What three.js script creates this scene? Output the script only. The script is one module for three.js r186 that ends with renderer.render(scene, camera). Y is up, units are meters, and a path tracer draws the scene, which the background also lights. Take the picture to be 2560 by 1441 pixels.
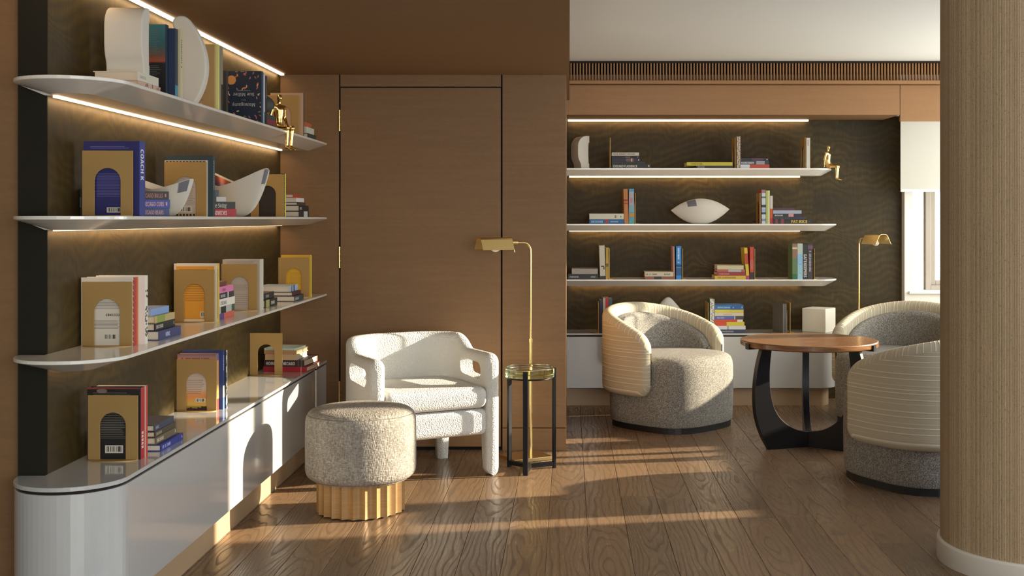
import * as THREE from 'three';
import { RoundedBoxGeometry } from 'three/addons/geometries/RoundedBoxGeometry.js';
import { mergeGeometries, mergeVertices } from 'three/addons/utils/BufferGeometryUtils.js';
import { MarchingCubes } from 'three/addons/objects/MarchingCubes.js';
import { RectAreaLightUniformsLib } from 'three/addons/lights/RectAreaLightUniformsLib.js';
import { Brush, Evaluator, SUBTRACTION } from 'three-bvh-csg';

// ------------------------------------------------------------------ camera, sky, sun, daylight, exposure
// The camera stands at x = 0, 1.31 m high and looks along -z. "Depth" below always means -z.
const scene = new THREE.Scene();
const EYE = 1.31, FOCAL = 2950;
const camera = new THREE.PerspectiveCamera(2 * Math.atan(894 / FOCAL) * 180 / Math.PI, 2846 / 1788, 0.05, 80);
camera.setViewOffset(2846, 1788, 0, 347, 2560, 1441);          // a shifted lens: verticals stay upright
camera.position.set(0, EYE, 0);
camera.lookAt(0, EYE, -5);
camera.updateProjectionMatrix();

const renderer = new THREE.WebGLRenderer({ antialias: true });
renderer.toneMapping = THREE.LinearToneMapping;
renderer.toneMappingExposure = 1.0;
renderer.shadowMap.enabled = true;
renderer.shadowMap.type = THREE.PCFSoftShadowMap;
RectAreaLightUniformsLib.init();

scene.background = new THREE.Color().setRGB(2.3, 2.6, 3.0);     // pale open sky

const sun = new THREE.DirectionalLight(new THREE.Color().setRGB(1, 0.87, 0.66), 16.5);
sun.target.position.set(0, 0.5, -6);
sun.position.copy(sun.target.position).add(new THREE.Vector3(1, 0.31, -0.19).multiplyScalar(16));
sun.castShadow = true;
sun.shadow.radius = 1.6;
sun.shadow.mapSize.set(4096, 4096);
Object.assign(sun.shadow.camera, { left: -6, right: 6, top: 4, bottom: -4, near: 1, far: 40 });
scene.add(sun, sun.target);

function areaLight(name, color, intensity, w, h, pos, dir, long) {
  const l = new THREE.RectAreaLight(color, intensity, w, h);
  l.name = name;
  l.position.copy(pos);
  const d = dir.clone().normalize();
  l.up.copy(d).negate().cross(long);
  l.lookAt(pos.clone().add(d));
  scene.add(l);
  return l;
}
const V = (x, y, depth) => new THREE.Vector3(x, y, -depth);
const DAY = new THREE.Color().setRGB(1.0, 0.97, 0.86);
// daylight in the window openings behind the camera and in the right-hand wall
const SHADY = new THREE.Color().setRGB(0.80, 0.95, 1.22);
areaLight('daylight_rear_window', DAY, 5.8, 2.9, 1.75, V(1.55, 1.38, -1.42), V(0, 0, 1), V(1, 0, 0));
areaLight('daylight_near_window', SHADY, 2.2, 3.4, 1.3, V(3.30, 1.44, 3.42), V(-1, 0, 0), V(0, 0, 1));
areaLight('daylight_side_window', DAY, 4.2, 2.8, 1.3, V(3.30, 1.44, 7.06), V(-1, 0, 0), V(0, 0, 1));

// ------------------------------------------------------------------ small tools
let seed = 7;
const rnd = () => { seed = (seed * 1664525 + 1013904223) >>> 0; return seed / 4294967296; };
const rr = (a, b) => a + (b - a) * rnd();
const hash = (x, y, s) => { let h = (x * 374761393 + y * 668265263 + s * 974634777) | 0; h = Math.imul(h ^ (h >>> 13), 1274126177); return ((h ^ (h >>> 16)) >>> 0) / 4294967296; };
// value noise that repeats every px, py cells
function noise(x, y, px, py, s) {
  const x0 = Math.floor(x), y0 = Math.floor(y), fx = x - x0, fy = y - y0;
  const ux = fx * fx * (3 - 2 * fx), uy = fy * fy * (3 - 2 * fy);
  const m = (a, n) => ((a % n) + n) % n;
  const a = hash(m(x0, px), m(y0, py), s), b = hash(m(x0 + 1, px), m(y0, py), s), c = hash(m(x0, px), m(y0 + 1, py), s), d = hash(m(x0 + 1, px), m(y0 + 1, py), s);
  return a + (b - a) * ux + (c - a) * uy + (a - b - c + d) * ux * uy;
}
const clamp = (v, a = 0, b = 1) => Math.min(b, Math.max(a, v));
const smooth = (a, b, v) => { const t = clamp((v - a) / (b - a)); return t * t * (3 - 2 * t); };
function dataTex(w, h, fn, srgb, sizeU, sizeV) {          // fn(u, v) -> [r, g, b] or a grey value, 0..1
  const d = new Uint8Array(w * h * 4);
  for (let y = 0; y < h; y++) for (let x = 0; x < w; x++) {
    const c = fn(x / w, y / h), k = (y * w + x) * 4;
    if (typeof c === 'number') d[k] = d[k + 1] = d[k + 2] = clamp(c) * 255; else { d[k] = clamp(c[0]) * 255; d[k + 1] = clamp(c[1]) * 255; d[k + 2] = clamp(c[2]) * 255; }
    d[k + 3] = 255;
  }
  const t = new THREE.DataTexture(d, w, h, THREE.RGBAFormat);
  t.wrapS = t.wrapT = THREE.RepeatWrapping;
  t.magFilter = THREE.LinearFilter; t.minFilter = THREE.LinearMipmapLinearFilter; t.generateMipmaps = true;
  if (srgb) t.colorSpace = THREE.SRGBColorSpace;
  t.repeat.set(1 / sizeU, 1 / sizeV);
  t.needsUpdate = true;
  return t;
}
const mix3 = (a, b, t) => [a[0] + (b[0] - a[0]) * t, a[1] + (b[1] - a[1]) * t, a[2] + (b[2] - a[2]) * t];
const hex3 = (h) => [parseInt(h.slice(1, 3), 16) / 255, parseInt(h.slice(3, 5), 16) / 255, parseInt(h.slice(5, 7), 16) / 255];
const std = (o) => new THREE.MeshStandardMaterial(o);
const phys = (o) => new THREE.MeshPhysicalMaterial(o);

const used = {};
function numbered(n) { used[n] = (used[n] ?? -1) + 1; return used[n] ? n + '_' + String(used[n]).padStart(3, '0') : n; }
function mesh(name, geo, mat, parent) {
  const m = new THREE.Mesh(Array.isArray(geo) ? merge(geo) : geo, mat);
  m.name = parent ? name : numbered(name);
  m.castShadow = m.receiveShadow = true;
  (parent ?? scene).add(m);
  return m;
}
function tag(o, label, category, group) { o.userData.label = label; o.userData.category = category; if (group) o.userData.group = group; return o; }
function thing(name, label, category, pos = new THREE.Vector3(), turn = 0, group) {
  const g = new THREE.Group();
  g.name = numbered(name); g.position.copy(pos); g.rotation.y = turn;
  scene.add(g);
  return tag(g, label, category, group);
}
function copyOf(o, label, pos, turn) {
  const c = o.clone();
  c.name = numbered(o.name.replace(/_\d{3}$/, ''));
  c.userData = { ...o.userData, label };
  c.position.copy(pos); c.rotation.y = turn;
  scene.add(c);
  return c;
}
function struct(name, geo, mat, label, category, parent) {
  const m = mesh(name, geo, mat, parent);
  if (!parent) { m.name = name; m.userData.kind = 'structure'; m.userData.label = label; m.userData.category = category; }
  return m;
}
function structGroup(name, label, category) { const g = new THREE.Group(); g.name = name; g.userData = { kind: 'structure', label, category }; scene.add(g); return g; }
function merge(list) {
  const gs = list.map((g) => { const h = g.index ? g.toNonIndexed() : g.clone(); for (const k of Object.keys(h.attributes)) if (!['position', 'normal', 'uv'].includes(k)) h.deleteAttribute(k); if (!h.attributes.normal) h.computeVertexNormals(); if (!h.attributes.uv) h.setAttribute('uv', new THREE.BufferAttribute(new Float32Array(h.attributes.position.count * 2), 2)); return h; });
  return gs.length > 1 ? mergeGeometries(gs) : gs[0];
}
// uv in metres, laid on each face by the way it points; swap turns the pattern by 90 degrees
function metreUV(g, swap = false, ou = 0, ov = 0) {
  const h = g.index ? g.toNonIndexed() : g, p = h.attributes.position, uv = new Float32Array(p.count * 2);
  const a = new THREE.Vector3(), b = new THREE.Vector3(), c = new THREE.Vector3();
  for (let i = 0; i < p.count; i += 3) {
    a.fromBufferAttribute(p, i); b.fromBufferAttribute(p, i + 1).sub(a); c.fromBufferAttribute(p, i + 2).sub(a); b.cross(c);
    const ax = Math.abs(b.x), ay = Math.abs(b.y), az = Math.abs(b.z);
    for (let k = i; k < i + 3; k++) {
      const x = p.getX(k), y = p.getY(k), z = p.getZ(k);
      let u, v;
      if (ax >= ay && ax >= az) { u = -z; v = y; } else if (ay >= az) { u = x; v = -z; } else { u = x; v = y; }
      uv[k * 2] = (swap ? v : u) + ou; uv[k * 2 + 1] = (swap ? u : v) + ov;
    }
  }
  h.setAttribute('uv', new THREE.BufferAttribute(uv, 2));
  return h;
}
// a box between corners, depth given as in V(); r rounds its edges
function box(x0, x1, y0, y1, d0, d1, r = 0) {
  const w = x1 - x0, h = y1 - y0, d = Math.abs(d1 - d0);
  const g = r ? new RoundedBoxGeometry(w, h, d, 3, Math.min(r, w / 2.01, h / 2.01, d / 2.01)) : new THREE.BoxGeometry(w, h, d);
  return g.translate((x0 + x1) / 2, (y0 + y1) / 2, -(d0 + d1) / 2);
}
const at = (g, x, y, z) => g.translate(x, y, z);
function tube(pts, r, seg = 40, rad = 12, closed = false) { return new THREE.TubeGeometry(new THREE.CatmullRomCurve3(pts, closed), seg, r, rad, closed); }
// rings of points -> closed surface; caps fill the first and last ring
function loft(rings, cap = true) {
  const n = rings[0].length, pos = [], uv = [], idx = [];
  rings.forEach((r, i) => r.forEach((p) => { pos.push(p.x, p.y, p.z); uv.push(p.u ?? 0, p.v ?? i); }));
  for (let i = 0; i < rings.length - 1; i++) for (let j = 0; j < n; j++) {
    const a = i * n + j, b = i * n + (j + 1) % n, c = a + n, d = b + n;
    idx.push(a, b, c, b, d, c);
  }
  if (cap) for (const [i, flip] of [[0, false], [rings.length - 1, true]]) {
    const k = pos.length / 3, m = new THREE.Vector3();
    rings[i].forEach((p) => m.add(new THREE.Vector3(p.x, p.y, p.z))); m.divideScalar(n);
    pos.push(m.x, m.y, m.z); uv.push(0, 0);
    for (let j = 0; j < n; j++) { const a = i * n + j, b = i * n + (j + 1) % n; flip ? idx.push(a, b, k) : idx.push(b, a, k); }
  }
  const g = new THREE.BufferGeometry();
  g.setAttribute('position', new THREE.Float32BufferAttribute(pos, 3));
  g.setAttribute('uv', new THREE.Float32BufferAttribute(uv, 2));
  g.setIndex(idx);
  g.computeVertexNormals();
  return g;
}

// ------------------------------------------------------------------ materials
const fbm = (u, v, px, py, s, o = 4) => { let a = 0, k = 0.5, f = 1; for (let i = 0; i < o; i++) { a += k * noise(u * px * f, v * py * f, px * f, py * f, s + i); k *= 0.5; f *= 2; } return a; };

// oak: six boards side by side, 0.1657 m each, 2 m long; lines follow the growth rings of each board
const BOARD = 0.1657;
const oakLook = (u, v) => {
  const b = Math.min(5, Math.floor(u * 6)), t = u * 6 - b;
  const warp = fbm(u, v, 18, 7, 20 + b, 2) - 0.4, warp2 = noise(u * 12, v * 5, 12, 5, 60 + b) - 0.5;
  let ring;
  const cx = [0.5, 0.15, 0.62, 0.4, 0.8, 0.3][b];
  if (b === 1 || b === 4) ring = (t - cx) * 6 + warp * 2.2 + warp2 * 2 + Math.sin(v * 6.283) * 0.4;                       // straight grain
  else if (b === 3) { const dy = (v - 0.5) * 9, dx = (t - cx) * 4.2; ring = Math.sqrt(dx * dx + dy * dy) * 1.5 + warp * 2.2 + warp2; }   // a knot
  else ring = Math.pow(Math.abs(t - cx) * 2.6, 2) * 1.9 + Math.sin(v * 6.283 + b) * 1.7 + warp * 3 + warp2 * 2.2;        // cathedrals
  const w = ring - Math.floor(ring), line = smooth(0.55, 0.86, w) * (1 - smooth(0.9, 1, w));
  const pore = fbm(u, v, 260, 24, 90, 2), tone = [0, 0.05, -0.05, 0.03, -0.03, 0.05][b];
  return { line: line * (0.55 + 0.45 * noise(u * 40, v * 8, 40, 8, 99)), pore, tone };
};
const oakMap = dataTex(1024, 2048, (u, v) => { const o = oakLook(u, v), k = 1 - 0.22 * o.line - 0.28 * (o.pore - 0.4) + o.tone; return mix3([0, 0, 0], [0.487, 0.39, 0.296], k); }, true, BOARD * 6, 2);
const oakRough = dataTex(512, 1024, (u, v) => { const o = oakLook(u, v); return 0.30 + 0.2 * o.line + 0.15 * (o.pore - 0.4); }, false, BOARD * 6, 2);
const oakBump = dataTex(512, 1024, (u, v) => { const o = oakLook(u, v); return 0.7 - 0.5 * o.line - 0.3 * o.pore; }, false, BOARD * 6, 2);
const M = {};
M.oak = [0, 1, 2].map((k) => std({ color: new THREE.Color().setScalar([1, 0.93, 1.06][k]), map: oakMap, roughnessMap: oakRough, roughness: 1, bumpMap: oakBump, bumpScale: 0.0006 }));
const lamMap = dataTex(512, 512, (u, v) => { const k = 0.5 + 0.22 * (fbm(u, v, 5, 90, 3, 3) - 0.5) + 0.16 * (fbm(u, v, 70, 160, 9, 2) - 0.5) + 0.12 * (fbm(u, v, 3, 4, 30, 3) - 0.5); return mix3([0.43, 0.322, 0.212], [0.61, 0.468, 0.325], k); }, true, 1.1, 1.1);
M.brown = phys({ map: lamMap, roughness: 0.5, specularIntensity: 0.55 });
M.fascia = std({ map: lamMap, color: new THREE.Color().setRGB(1.35, 1.22, 0.98), roughness: 0.5 });
const greenMap = dataTex(1024, 1024, (u, v) => {
  const w1 = fbm(u, v, 6, 5, 41, 4), rip = 0.5 + 0.5 * Math.sin(6.283 * (v * 21 + 2.6 * w1 + 0.8 * Math.sin(6.283 * (u * 3 + w1)))), fine = fbm(u, v, 160, 20, 47, 2), patch = fbm(u, v, 4, 6, 53, 3);
  const k = clamp(0.24 + 0.24 * rip * patch * 1.6 + 0.28 * (fine - 0.3) + 0.35 * (patch - 0.4));
  return mix3([0.14, 0.108, 0.032], [0.40, 0.325, 0.125], k);
}, true, 1.5, 1.1);
M.green = phys({ map: greenMap, roughness: 0.55, specularIntensity: 0.6 });
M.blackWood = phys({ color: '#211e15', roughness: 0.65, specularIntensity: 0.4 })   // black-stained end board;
M.gap = std({ color: '#1d140c', roughness: 0.9 });
M.white = std({ color: new THREE.Color().setRGB(0.80, 0.79, 0.75), roughness: 0.8 });
M.plaster = std({ color: new THREE.Color().setRGB(0.74, 0.735, 0.68), roughness: 0.9 });
M.lacquer = phys({ color: new THREE.Color().setRGB(0.52, 0.52, 0.51), roughness: 0.16, clearcoat: 0.8, clearcoatRoughness: 0.06 });
M.shelf = phys({ color: new THREE.Color().setRGB(0.80, 0.77, 0.70), roughness: 0.22, clearcoat: 0.6, clearcoatRoughness: 0.1 });
M.kick = std({ color: new THREE.Color().setRGB(0.42, 0.29, 0.17), roughness: 0.5 });
M.led = std({ color: '#fff1dc', emissive: new THREE.Color().setRGB(1, 0.74, 0.46), emissiveIntensity: 3.2, roughness: 0.6 });
M.brass = std({ color: new THREE.Color().setRGB(0.83, 0.62, 0.27), metalness: 1, roughness: 0.24 });
M.satinBrass = std({ color: new THREE.Color().setRGB(0.44, 0.28, 0.10), metalness: 0.6, roughness: 0.52 });
M.gold = std({ color: new THREE.Color().setRGB(0.92, 0.66, 0.26), metalness: 1, roughness: 0.2 });
M.black = std({ color: '#17161a', roughness: 0.38, metalness: 0.4 });
M.plinth = std({ color: '#121214', roughness: 0.5 });
M.ceramic = std({ color: new THREE.Color().setRGB(0.64, 0.60, 0.52), roughness: 0.75 });
M.tape = std({ color: new THREE.Color().setRGB(0.16, 0.155, 0.18), roughness: 0.5 });
M.page = std({ color: new THREE.Color().setRGB(0.72, 0.62, 0.48), roughness: 0.9 });
M.bulb = std({ color: '#fdf6ea', roughness: 0.3 });
M.glass = phys({ color: '#ffffff', roughness: 0.02, transmission: 1, thickness: 0, ior: 1.5 });
M.cast = phys({ color: '#ffffff', roughness: 0.06, transmission: 1, thickness: 0.05, ior: 1.5, attenuationColor: new THREE.Color().setRGB(0.74, 0.84, 0.5), attenuationDistance: 0.22 });
M.frame = std({ color: new THREE.Color().setRGB(0.36, 0.31, 0.26), roughness: 0.5 });
M.shade = phys({ color: new THREE.Color().setRGB(0.64, 0.625, 0.56), roughness: 0.95, transmission: 0.12, thickness: 0 });

const curl = (u, v) => { let m = 0; const n = 56, x = u * n, y = v * n; for (let j = -1; j <= 1; j++) for (let i = -1; i <= 1; i++) { const cx = Math.floor(x) + i, cy = Math.floor(y) + j, mx = ((cx % n) + n) % n, my = ((cy % n) + n) % n; const d = Math.hypot(x - cx - hash(mx, my, 1), y - cy - hash(mx, my, 2)); m = Math.max(m, 1 - d * 1.05); } return clamp(m); };
const boucleBump = dataTex(512, 512, curl, false, 0.36, 0.36);
M.boucle = std({ color: new THREE.Color().setRGB(0.62, 0.61, 0.575), roughness: 0.97, bumpMap: boucleBump, bumpScale: 0.003 });
const weave = (u, v, s) => { const a = fbm(u, v, 150, 40, s, 2), b = fbm(u, v, 40, 150, s + 5, 2); return 0.5 + (a - 0.38) * 0.9 + (b - 0.38) * 0.9; };
const tweedMap = dataTex(512, 512, (u, v) => mix3([0.41, 0.38, 0.34], [0.76, 0.735, 0.69], clamp(weave(u, v, 4) * 0.85 + 0.3 * (fbm(u, v, 6, 5, 8, 2) - 0.25))), true, 0.42, 0.42);
const tweedBump = dataTex(512, 512, (u, v) => weave(u, v, 4), false, 0.42, 0.42);
M.tweed = std({ map: tweedMap, roughness: 0.95, bumpMap: tweedBump, bumpScale: 0.0026 });
const greyMap = dataTex(512, 512, (u, v) => { const k = 0.5 + (fbm(u, v, 170, 170, 71, 2) - 0.375) * 2.6 + (noise(u * 90, v * 90, 90, 90, 72) - 0.5) * 0.5; return mix3([0.33, 0.315, 0.29], [0.68, 0.66, 0.62], clamp(k)); }, true, 0.30, 0.30);
const greyBump = dataTex(512, 512, (u, v) => fbm(u, v, 170, 170, 71, 2), false, 0.30, 0.30);
M.grey = std({ map: greyMap, roughness: 0.95, bumpMap: greyBump, bumpScale: 0.0015 });
// pin-tucked stripes: lines of uneven spacing across v
const tucks = (() => { const a = []; let v = 0.01; let k = 0; while (v < 0.985) { a.push([v, k % 3 === 1 ? 0.45 : 1]); v += [0.038, 0.062, 0.05, 0.07, 0.044, 0.058][k++ % 6]; } return a; })();
const tuckAt = (v) => { let m = 0; for (const [p, s] of tucks) m = Math.max(m, s * (1 - clamp(Math.abs(v - p) / 0.0075))); return m; };
const stripeMap = dataTex(64, 1024, (u, v) => mix3([0.76, 0.71, 0.615], [0.93, 0.89, 0.81], clamp(tuckAt(v) + 0.25 * (fbm(u, v, 30, 300, 5, 2) - 0.4))), true, 0.2, 0.5);
const stripeBump = dataTex(64, 1024, (u, v) => 0.4 + 0.6 * tuckAt(v), false, 0.2, 0.5);
M.stripe = std({ map: stripeMap, color: new THREE.Color().setRGB(0.86, 0.87, 0.86), roughness: 0.92, bumpMap: stripeBump, bumpScale: 0.003 });
const flutedMap = dataTex(512, 512, (u, v) => mix3([0.58, 0.44, 0.27], [0.73, 0.58, 0.38], 0.5 + 0.7 * (fbm(u, v, 120, 8, 14, 2) - 0.4)), true, 0.5, 0.5);
M.flute = std({ map: flutedMap, roughness: 0.42, metalness: 0.15 });
const walnutMap = dataTex(1024, 512, (u, v) => { const w = fbm(u, v, 3, 14, 17, 3), l = 0.5 + 0.5 * Math.sin(6.283 * (v * 22 + 5 * w)), k = 0.35 + 0.35 * l * w * 1.6 + 0.5 * (fbm(u, v, 8, 220, 18, 2) - 0.4); return mix3([0.36, 0.225, 0.135], [0.66, 0.47, 0.31], clamp(k)); }, true, 0.9, 0.9);
M.walnut = std({ map: walnutMap, color: new THREE.Color().setRGB(0.9, 0.93, 0.92), roughness: 0.22 });
const paperMap = dataTex(1024, 1024, (u, v) => {
  const x = u * 96, i = Math.floor(x), t = x - i, tone = hash(i, 3, 8), brk = noise(u * 96, v * 60, 96, 60, 12), gap = smooth(0.0, 0.22, t) * smooth(0.0, 0.16, 1 - t);
  const fleck = smooth(0.74, 0.9, noise(u * 192, v * 210, 192, 210, 15));
  const band = fbm(u, v, 7, 2, 31, 2);
  return mix3([0.30, 0.25, 0.19], mix3([0.585, 0.505, 0.41], [0.70, 0.62, 0.52], tone * 0.8 + 0.2 * brk), clamp(0.45 + 0.55 * gap) * (1 - 0.35 * fleck) + 0.12 * (band - 0.4));
}, true, 0.55, 0.55);
const paperBump = dataTex(512, 512, (u, v) => { const x = u * 96, t = x - Math.floor(x); return smooth(0, 0.25, t) * smooth(0, 0.2, 1 - t) * (0.7 + 0.3 * noise(u * 96, v * 120, 96, 120, 12)); }, false, 0.55, 0.55);
M.paper = std({ map: paperMap, color: new THREE.Color().setRGB(1.14, 1.1, 0.98), roughness: 0.85, bumpMap: paperBump, bumpScale: 0.0016 });

// ------------------------------------------------------------------ the room
const LW = -1.631, DW = 6.659, BW = 8.514, RW = 3.34, REAR = -1.5, FARLEFT = -4, CEIL = 2.39, SOFFIT = 2.123, LEFT_END = 3.6875, PANEL_END = 1.758;

// floor: oak planks running away from the camera, each board a piece; plain boards beyond what is seen
const floor = structGroup('floor', 'dark oak plank floor running under the seating', 'floor');
{
  struct('subfloor', box(FARLEFT, RW + 0.1, -0.06, -0.012, REAR - 0.1, 8.9), M.gap, '', '', floor);
  const plank = (len) => {
    const w = BOARD - 0.0012, b = 0.0016, pr = new THREE.Shape();
    pr.moveTo(-w / 2, -0.012); pr.lineTo(w / 2, -0.012); pr.lineTo(w / 2, -b); pr.lineTo(w / 2 - b, 0); pr.lineTo(-w / 2 + b, 0); pr.lineTo(-w / 2, -b); pr.closePath();
    return new THREE.ExtrudeGeometry(pr, { depth: len - 0.0012, bevelEnabled: false, steps: 1 });
  };
  const x0 = 0.4076 - BOARD * 11, zNear = 3.75, zFar = 8.62, lens = [0.9, 1.25, 1.6, 1.95];
  const strips = [0, 1, 2, 3, 4, 5], cache = {};
  const put = (x, z0, len, strip) => {
    const key = len.toFixed(3) + '_' + strip;
    if (!cache[key]) {
      const g = plank(len), p = g.attributes.position, uv = new Float32Array(p.count * 2), ov = strip === 3 ? 1.0 - len * 0.45 : rnd() * 2;
      for (let i = 0; i < p.count; i++) { uv[i * 2] = p.getX(i) * 0.985 + (strip + 0.5) * BOARD; uv[i * 2 + 1] = p.getZ(i) + ov; }
      g.setAttribute('uv', new THREE.BufferAttribute(uv, 2));
      cache[key] = g;
    }
    const m = mesh('plank', cache[key], M.oak[Math.floor(rnd() * 3)], floor);
    m.position.set(x, 0, -(z0 + len));
  };
  for (let c = 0; c < 28; c++) {
    const x = x0 + BOARD * (c + 0.5);
    let z = zNear - rnd() * 0.9;
    z = Math.max(z, zNear - 0.9);
    while (z < zFar) {
      let len = lens[Math.floor(rnd() * 4)];
      if (z + len > zFar) len = zFar - z;
      if (len < 0.1) break;
      put(x, z, len, strips[Math.floor(rnd() * 6)]);
      z += len;
    }
  }
  const xl = x0, xr = x0 + BOARD * 28;
  struct('floorboards', [metreUV(box(FARLEFT, RW, -0.012, 0, REAR, zNear - 0.9)), metreUV(box(FARLEFT, xl, -0.012, 0, zNear - 0.9, 8.6)), metreUV(box(xr, RW, -0.012, 0, zNear - 0.9, 8.6))], M.oak[1], '', '', floor);
}

struct('ceiling', box(FARLEFT - 0.1, RW + 0.1, CEIL, CEIL + 0.08, REAR - 0.1, 8.8), M.plaster, 'smooth white plaster ceiling over the window side of the room', 'ceiling');
struct('ceiling_soffit', metreUV(box(FARLEFT, 0.002, SOFFIT, CEIL, 2.2, 8.5)), M.brown, 'lowered brown timber ceiling over the left shelves and door', 'ceiling');

// left: a green wall slab with shelves, whose dark end faces the camera; the brown wall beyond it
{
  const g = structGroup('wall_left', 'olive green figured timber wall behind the left shelves', 'wall');
  struct('panel', metreUV(box(LW - 0.06, LW, 0, SOFFIT, LEFT_END + 0.004, DW + 0.05)), M.green, '', '', g);
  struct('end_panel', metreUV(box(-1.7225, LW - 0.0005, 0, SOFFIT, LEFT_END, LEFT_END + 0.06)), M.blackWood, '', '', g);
}
struct('wall_near_left', metreUV(box(FARLEFT, -1.7225, 0, SOFFIT, LEFT_END + 0.03, LEFT_END + 0.2), false, 0.3, 0.2), M.brown, 'brown timber wall at the far left edge of the picture', 'wall');
struct('wall_far_left', metreUV(box(FARLEFT - 0.1, FARLEFT, 0, CEIL, REAR, LEFT_END + 0.2)), M.plaster, 'plain side wall left of the camera', 'wall');

// centre: brown panelled wall with a flush door
{
  const g = structGroup('wall_centre', 'brown timber panelled wall around the flush door', 'wall');
  const px = (x) => (x - 1423) / 443, py = (y) => EYE - (y - 547) / 443;
  struct('backing', box(LW, -0.03, 0, SOFFIT, DW + 0.03, DW + 0.09), M.gap, '', '', g);
  struct('panel', metreUV(box(LW, px(847), 0.13, SOFFIT, DW, DW + 0.03, 0.0015), false, 0.13, 0.4), M.brown, '', '', g);
  struct('panel', metreUV(box(px(1256), -0.018, py(1070), SOFFIT, DW, DW + 0.03, 0.0015), false, 0.71, 0.2), M.brown, '', '', g);
  struct('header_panel', metreUV(box(px(850.5), px(1252.5), py(216.5), SOFFIT, DW, DW + 0.03, 0.0015), false, 0.9, 0.77), M.brown, '', '', g);
  struct('baseboard', metreUV(box(px(1256), -0.018, 0, py(1071.5), DW - 0.002, DW + 0.03, 0.0015), false, 0.2, 0.1), M.brown, '', '', g);
  struct('baseboard', metreUV(box(LW, px(847), 0, 0.1275, DW - 0.002, DW + 0.03, 0.0015), false, 0.5, 0.1), M.brown, '', '', g);
  struct('return_panel', metreUV(box(-0.04, -0.018, 0, SOFFIT, DW + 0.031, BW)), M.brown, '', '', g);
  const d = structGroup('door_1', 'tall flush brown timber door with brass hinges', 'door');
  struct('door_leaf', metreUV(box(px(851), px(1252), 0.022, py(219.5), DW + 0.001, DW + 0.04, 0.002), false, 0.33, 0.55), M.brown, '', '', d);
  for (const y of [301, 643, 979]) {
    const h = 0.058, cy = py(y);
    struct('hinge', [at(new THREE.CylinderGeometry(0.0055, 0.0055, h * 2, 14), px(848.5), cy, -DW + 0.004), ...[-1, -0.36, 0.28, 0.92].map((k) => at(new THREE.CylinderGeometry(0.0066, 0.0066, 0.006, 14), px(848.5), cy + k * h, -DW + 0.004)), box(px(848.5) - 0.004, px(848.5) + 0.004, cy - h, cy + h, DW - 0.001, DW + 0.004)], M.brass, '', '', d);
  }
}

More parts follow.
